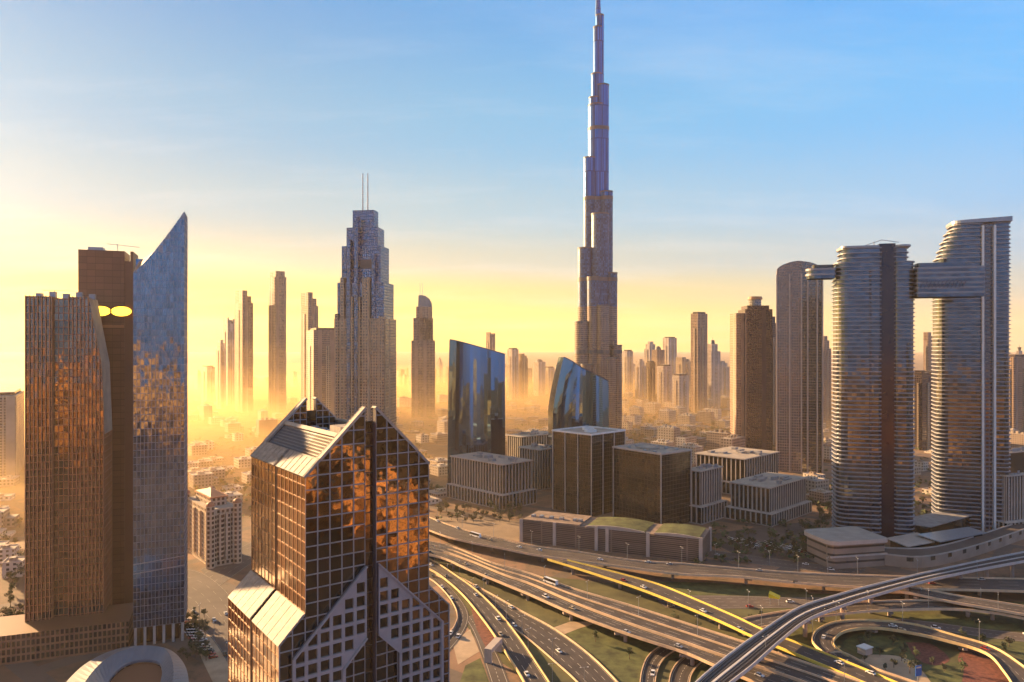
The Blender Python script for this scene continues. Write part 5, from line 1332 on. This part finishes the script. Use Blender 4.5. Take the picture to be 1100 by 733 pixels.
def put_vehicle(me, name, cat, label, group, p, d, flip):
    o = bpy.data.objects.new(name, me); COL.objects.link(o); o.location = p + Vector((0, 0, .05))
    o.rotation_euler = (0, -math.asin(max(-1, min(1, d.z))) * (1 if not flip else -1), math.atan2(d.y, d.x) + (math.pi if flip else 0)); tag(o, label, cat, group); return o
ri = 0
for A, B, lab in ROADS:
    if "metro" in lab or "tunnel" in lab or "hazy avenue" in lab: continue
    ln = sum((A[i + 1] - A[i]).length for i in range(len(A) - 1)); W = (A[20] - B[20]).length
    k = int(ln / 36); lanes = max(2, int(W / 3.6)); short = lab.split(" with ")[0].split(" past ")[0]
    for j in range(k):
        t = (j + rr.random()) / k
        if t > .98: continue
        f = (rr.randrange(lanes) + .5) / lanes; p, d = on_road(A, B, t, f)
        col, me = rr.choice(CARS + CARS[:1] * 2); o = put_vehicle(me, "car", "car", f"{col} car on the {short}", f"{col} cars on the {short}", p, d, f < .5)
A, B, _ = ROADS[2]
p, d = on_road(A, B, .5, .2); put_vehicle(BUS, "coach", "bus", "long white coach on the far side of the main motorway", None, p, d, True)
A, B, _ = ROADS[0]
p, d = on_road(A, B, .36, .35); put_vehicle(BUS, "coach", "bus", "white coach on the far flyover before the garden podium", None, p, d, False)
p, d = on_road(A, B, .225, .1); put_vehicle(TRUCK, "box_truck", "truck", "white box truck at the hazy start of the far flyover", None, p, d, False)
# parked cars in the lots
def lot(x0, y0, x1, y1, n, label, group, ang):
    for k in range(n):
        p = G(x0 + (x1 - x0) * k / (n - 1), y0 + (y1 - y0) * k / (n - 1)); me = rr.choice(CARS)[1]
        put_vehicle(me, "parked_car", "car", label, group, Vector((p.x, p.y, .06)), Vector((math.cos(ang), math.sin(ang), 0)), False)
for i in range(4): lot(194 + i * 5, 664 + i * 3, 214 + i * 5, 698 + i * 3, 12, "parked car in the lot beside the avenue", "parked cars beside the avenue", .6)
for i in range(6): lot(780 + i * 14, 577 + i * 2, 812 + i * 14, 590 + i * 1.5, 11, "parked car on the forecourt lot near the stone podium", "parked cars near the stone podium", 1.0)
# street lamps
def lamp_proto():
    o = thing("street_lamp", "", "street lamp", (0, 0, -500)); m = MB(); m.tube(0, 0, 0, 11, .14, .08, 6); m.build("pole", [steel], o)
    a = MB(); a.bar((-1.8, 0, 11.1), (1.8, 0, 11.1), .09); a.build("arm", [steel], o)
    for s_ in (-1, 1): h = MB(); h.box(s_ * 1.8 - .35, s_ * 1.8 + .35, -.15, .15, 10.98, 11.2); h.build("lamp_head", [white_m], o)
    return o
lp = lamp_proto()
for k, (A, B, lab) in enumerate(ROADS):
    if k not in (0, 2, 4, 7, 10, 12, 14, 16, 17): continue
    short = lab.split(" with ")[0].split(" past ")[0]; acc = 20
    for i in range(len(A) - 1):
        acc += (A[i + 1] - A[i]).length
        if acc > 38:
            acc = 0; e = A[i] if k in (0, 4, 10) else A[i].lerp(B[i], .5) if k == 2 else B[i]; c = copy_tree(lp); d = B[i] - A[i]; dn = Vector((d.x, d.y, 0)).normalized()
            s_ = -.0 if k == 2 else (.25 if e is A[i] else -.25)
            c.location = Vector((e.x, e.y, e.z + (1.0 if k in (0, 2, 4, 10, 12) else 0))) + dn * s_; c.rotation_euler = (0, 0, math.atan2(d.y, d.x)); tag(c, f"slim street lamp along the {short}", None, f"street lamps along the {short}")
for c in list(lp.children): bpy.data.objects.remove(c)
bpy.data.objects.remove(lp)
# yellow canopy, blue road sign, small kiosk
ym = plain("yellow canopy", (.85, .62, .02), .5, .05, .5); bm2 = plain("blue sign", (.02, .12, .42), .4, .1, .4)
p = G(832, 650); o = thing("yellow_canopy", "bright yellow slanted canopy beside the grey street", "canopy", (p.x, p.y, 0), R(-25))
m = MB(); m.prism([(-3.2, -3), (3.2, -3), (3.2, 3), (-3.2, 3)], 5.0, 0, 0, 0, zf=lambda x, y: 6.6 - x * .35, bottom=True); m.build("roof", [ym], o)
for x in (-2.6, 2.6):
    m = MB(); m.tube(x, 0, 0, 5, .2, .2, 8); m.build("post", [steel], o)
p = G(986, 742); o = thing("road_sign", "blue sign board on a grey post beside the loop lawn", "sign", (p.x, p.y, 0), R(20))
m = MB(); m.tube(0, 0, 0, 9.5, .22, .18, 8); m.build("post", [steel], o)
m = MB(); m.box(-1.9, 1.9, -.45, -.2, 7.2, 12.2); m.build("sign_board", [bm2], o)
m = MB(); m.box(-1.5, 1.5, -.49, -.46, 10.9, 11.6); m.build("sign_stripe", [paint], o)
p = G(929, 702); o = thing("pump_house", "small pale plant kiosk on the loop lawn", "kiosk", (p.x, p.y, 0), R(30))
m = MB(); m.box(-3, 3, -2.4, 2.4, 0, 3.4); m.build("wall", [pale_conc], o)
m = MB(); m.box(-3.4, 3.4, -2.8, 2.8, 3.41, 3.8); m.build("roof", [white_m], o)
p = G(477, 562, 3); o = thing("tunnel_portal", "pale concrete gantry over the tunnel mouth by the curving road", "portal", (*G(530, 706).xy, 0), R(70))
m = MB(); m.box(-8, 8, -2, 2, 5.2, 7.4); m.build("lintel", [pale_conc], o)
for x in (-7.4, 7.4):
    m = MB(); m.box(x - .6, x + .6, -2, 2, 0, 5.19); m.build("side_wall", [pale_conc], o)

# ------------------------------------------------------------------ unseen rest of the city behind the viewpoint, added for its reflections in the glass
rr = random.Random(5); m = MB(); lit = facade("added orange city", (.70, .34, .11), (.05, .03, .02), 4.2, 3.8, .5, .5, 2.4, .25, .12, strip=.3, var=.4)  # sun gold put into the wall colour, for orange reflections
dark_refl = facade("added dark towers", (.06, .05, .045), (.02, .02, .02), 3.5, 3.8, .3, .3, 1.5, .3)  # dark walls for the towers added to darken reflections
def opposite(x, y, w, l, h, th, k):
    c, s_ = math.cos(th), math.sin(th)
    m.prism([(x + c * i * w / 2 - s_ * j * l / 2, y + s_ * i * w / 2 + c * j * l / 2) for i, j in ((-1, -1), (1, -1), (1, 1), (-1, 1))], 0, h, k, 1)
for k in range(60):                                         # low blocks added to one side, heights set for the orange reflections
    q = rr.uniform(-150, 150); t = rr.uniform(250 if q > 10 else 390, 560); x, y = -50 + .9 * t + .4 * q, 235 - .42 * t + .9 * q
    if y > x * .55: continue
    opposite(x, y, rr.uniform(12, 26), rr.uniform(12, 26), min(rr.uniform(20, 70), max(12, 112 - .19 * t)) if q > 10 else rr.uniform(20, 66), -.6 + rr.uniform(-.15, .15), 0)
for k in range(14):                                          # dark towers added beyond them to darken the upper reflections
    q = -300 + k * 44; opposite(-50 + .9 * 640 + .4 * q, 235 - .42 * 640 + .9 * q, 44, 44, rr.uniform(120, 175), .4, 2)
for k in range(150):
    a = rr.uniform(1.0, 3.6); rad = rr.uniform(330, 2200); x, y = rad * math.cos(a), -abs(rad * math.sin(a)) - 40
    if a > 3.14: y = -60 - rr.random() * 120
    opposite(x, y, rr.uniform(20, 50), rr.uniform(20, 50), rr.choice([25, 40, 60, 80, 100, 120]) * rr.uniform(.8, 1.2), -.58 + rr.gauss(0, .3) + (0 if y < -600 else .3), 0)
tag(m.build("city", [lit, roof_m, dark_refl]), "the opposite side of the city mirrored in the glass facades", "city", kind="stuff")  # unseen blocks and towers, added only for the reflections
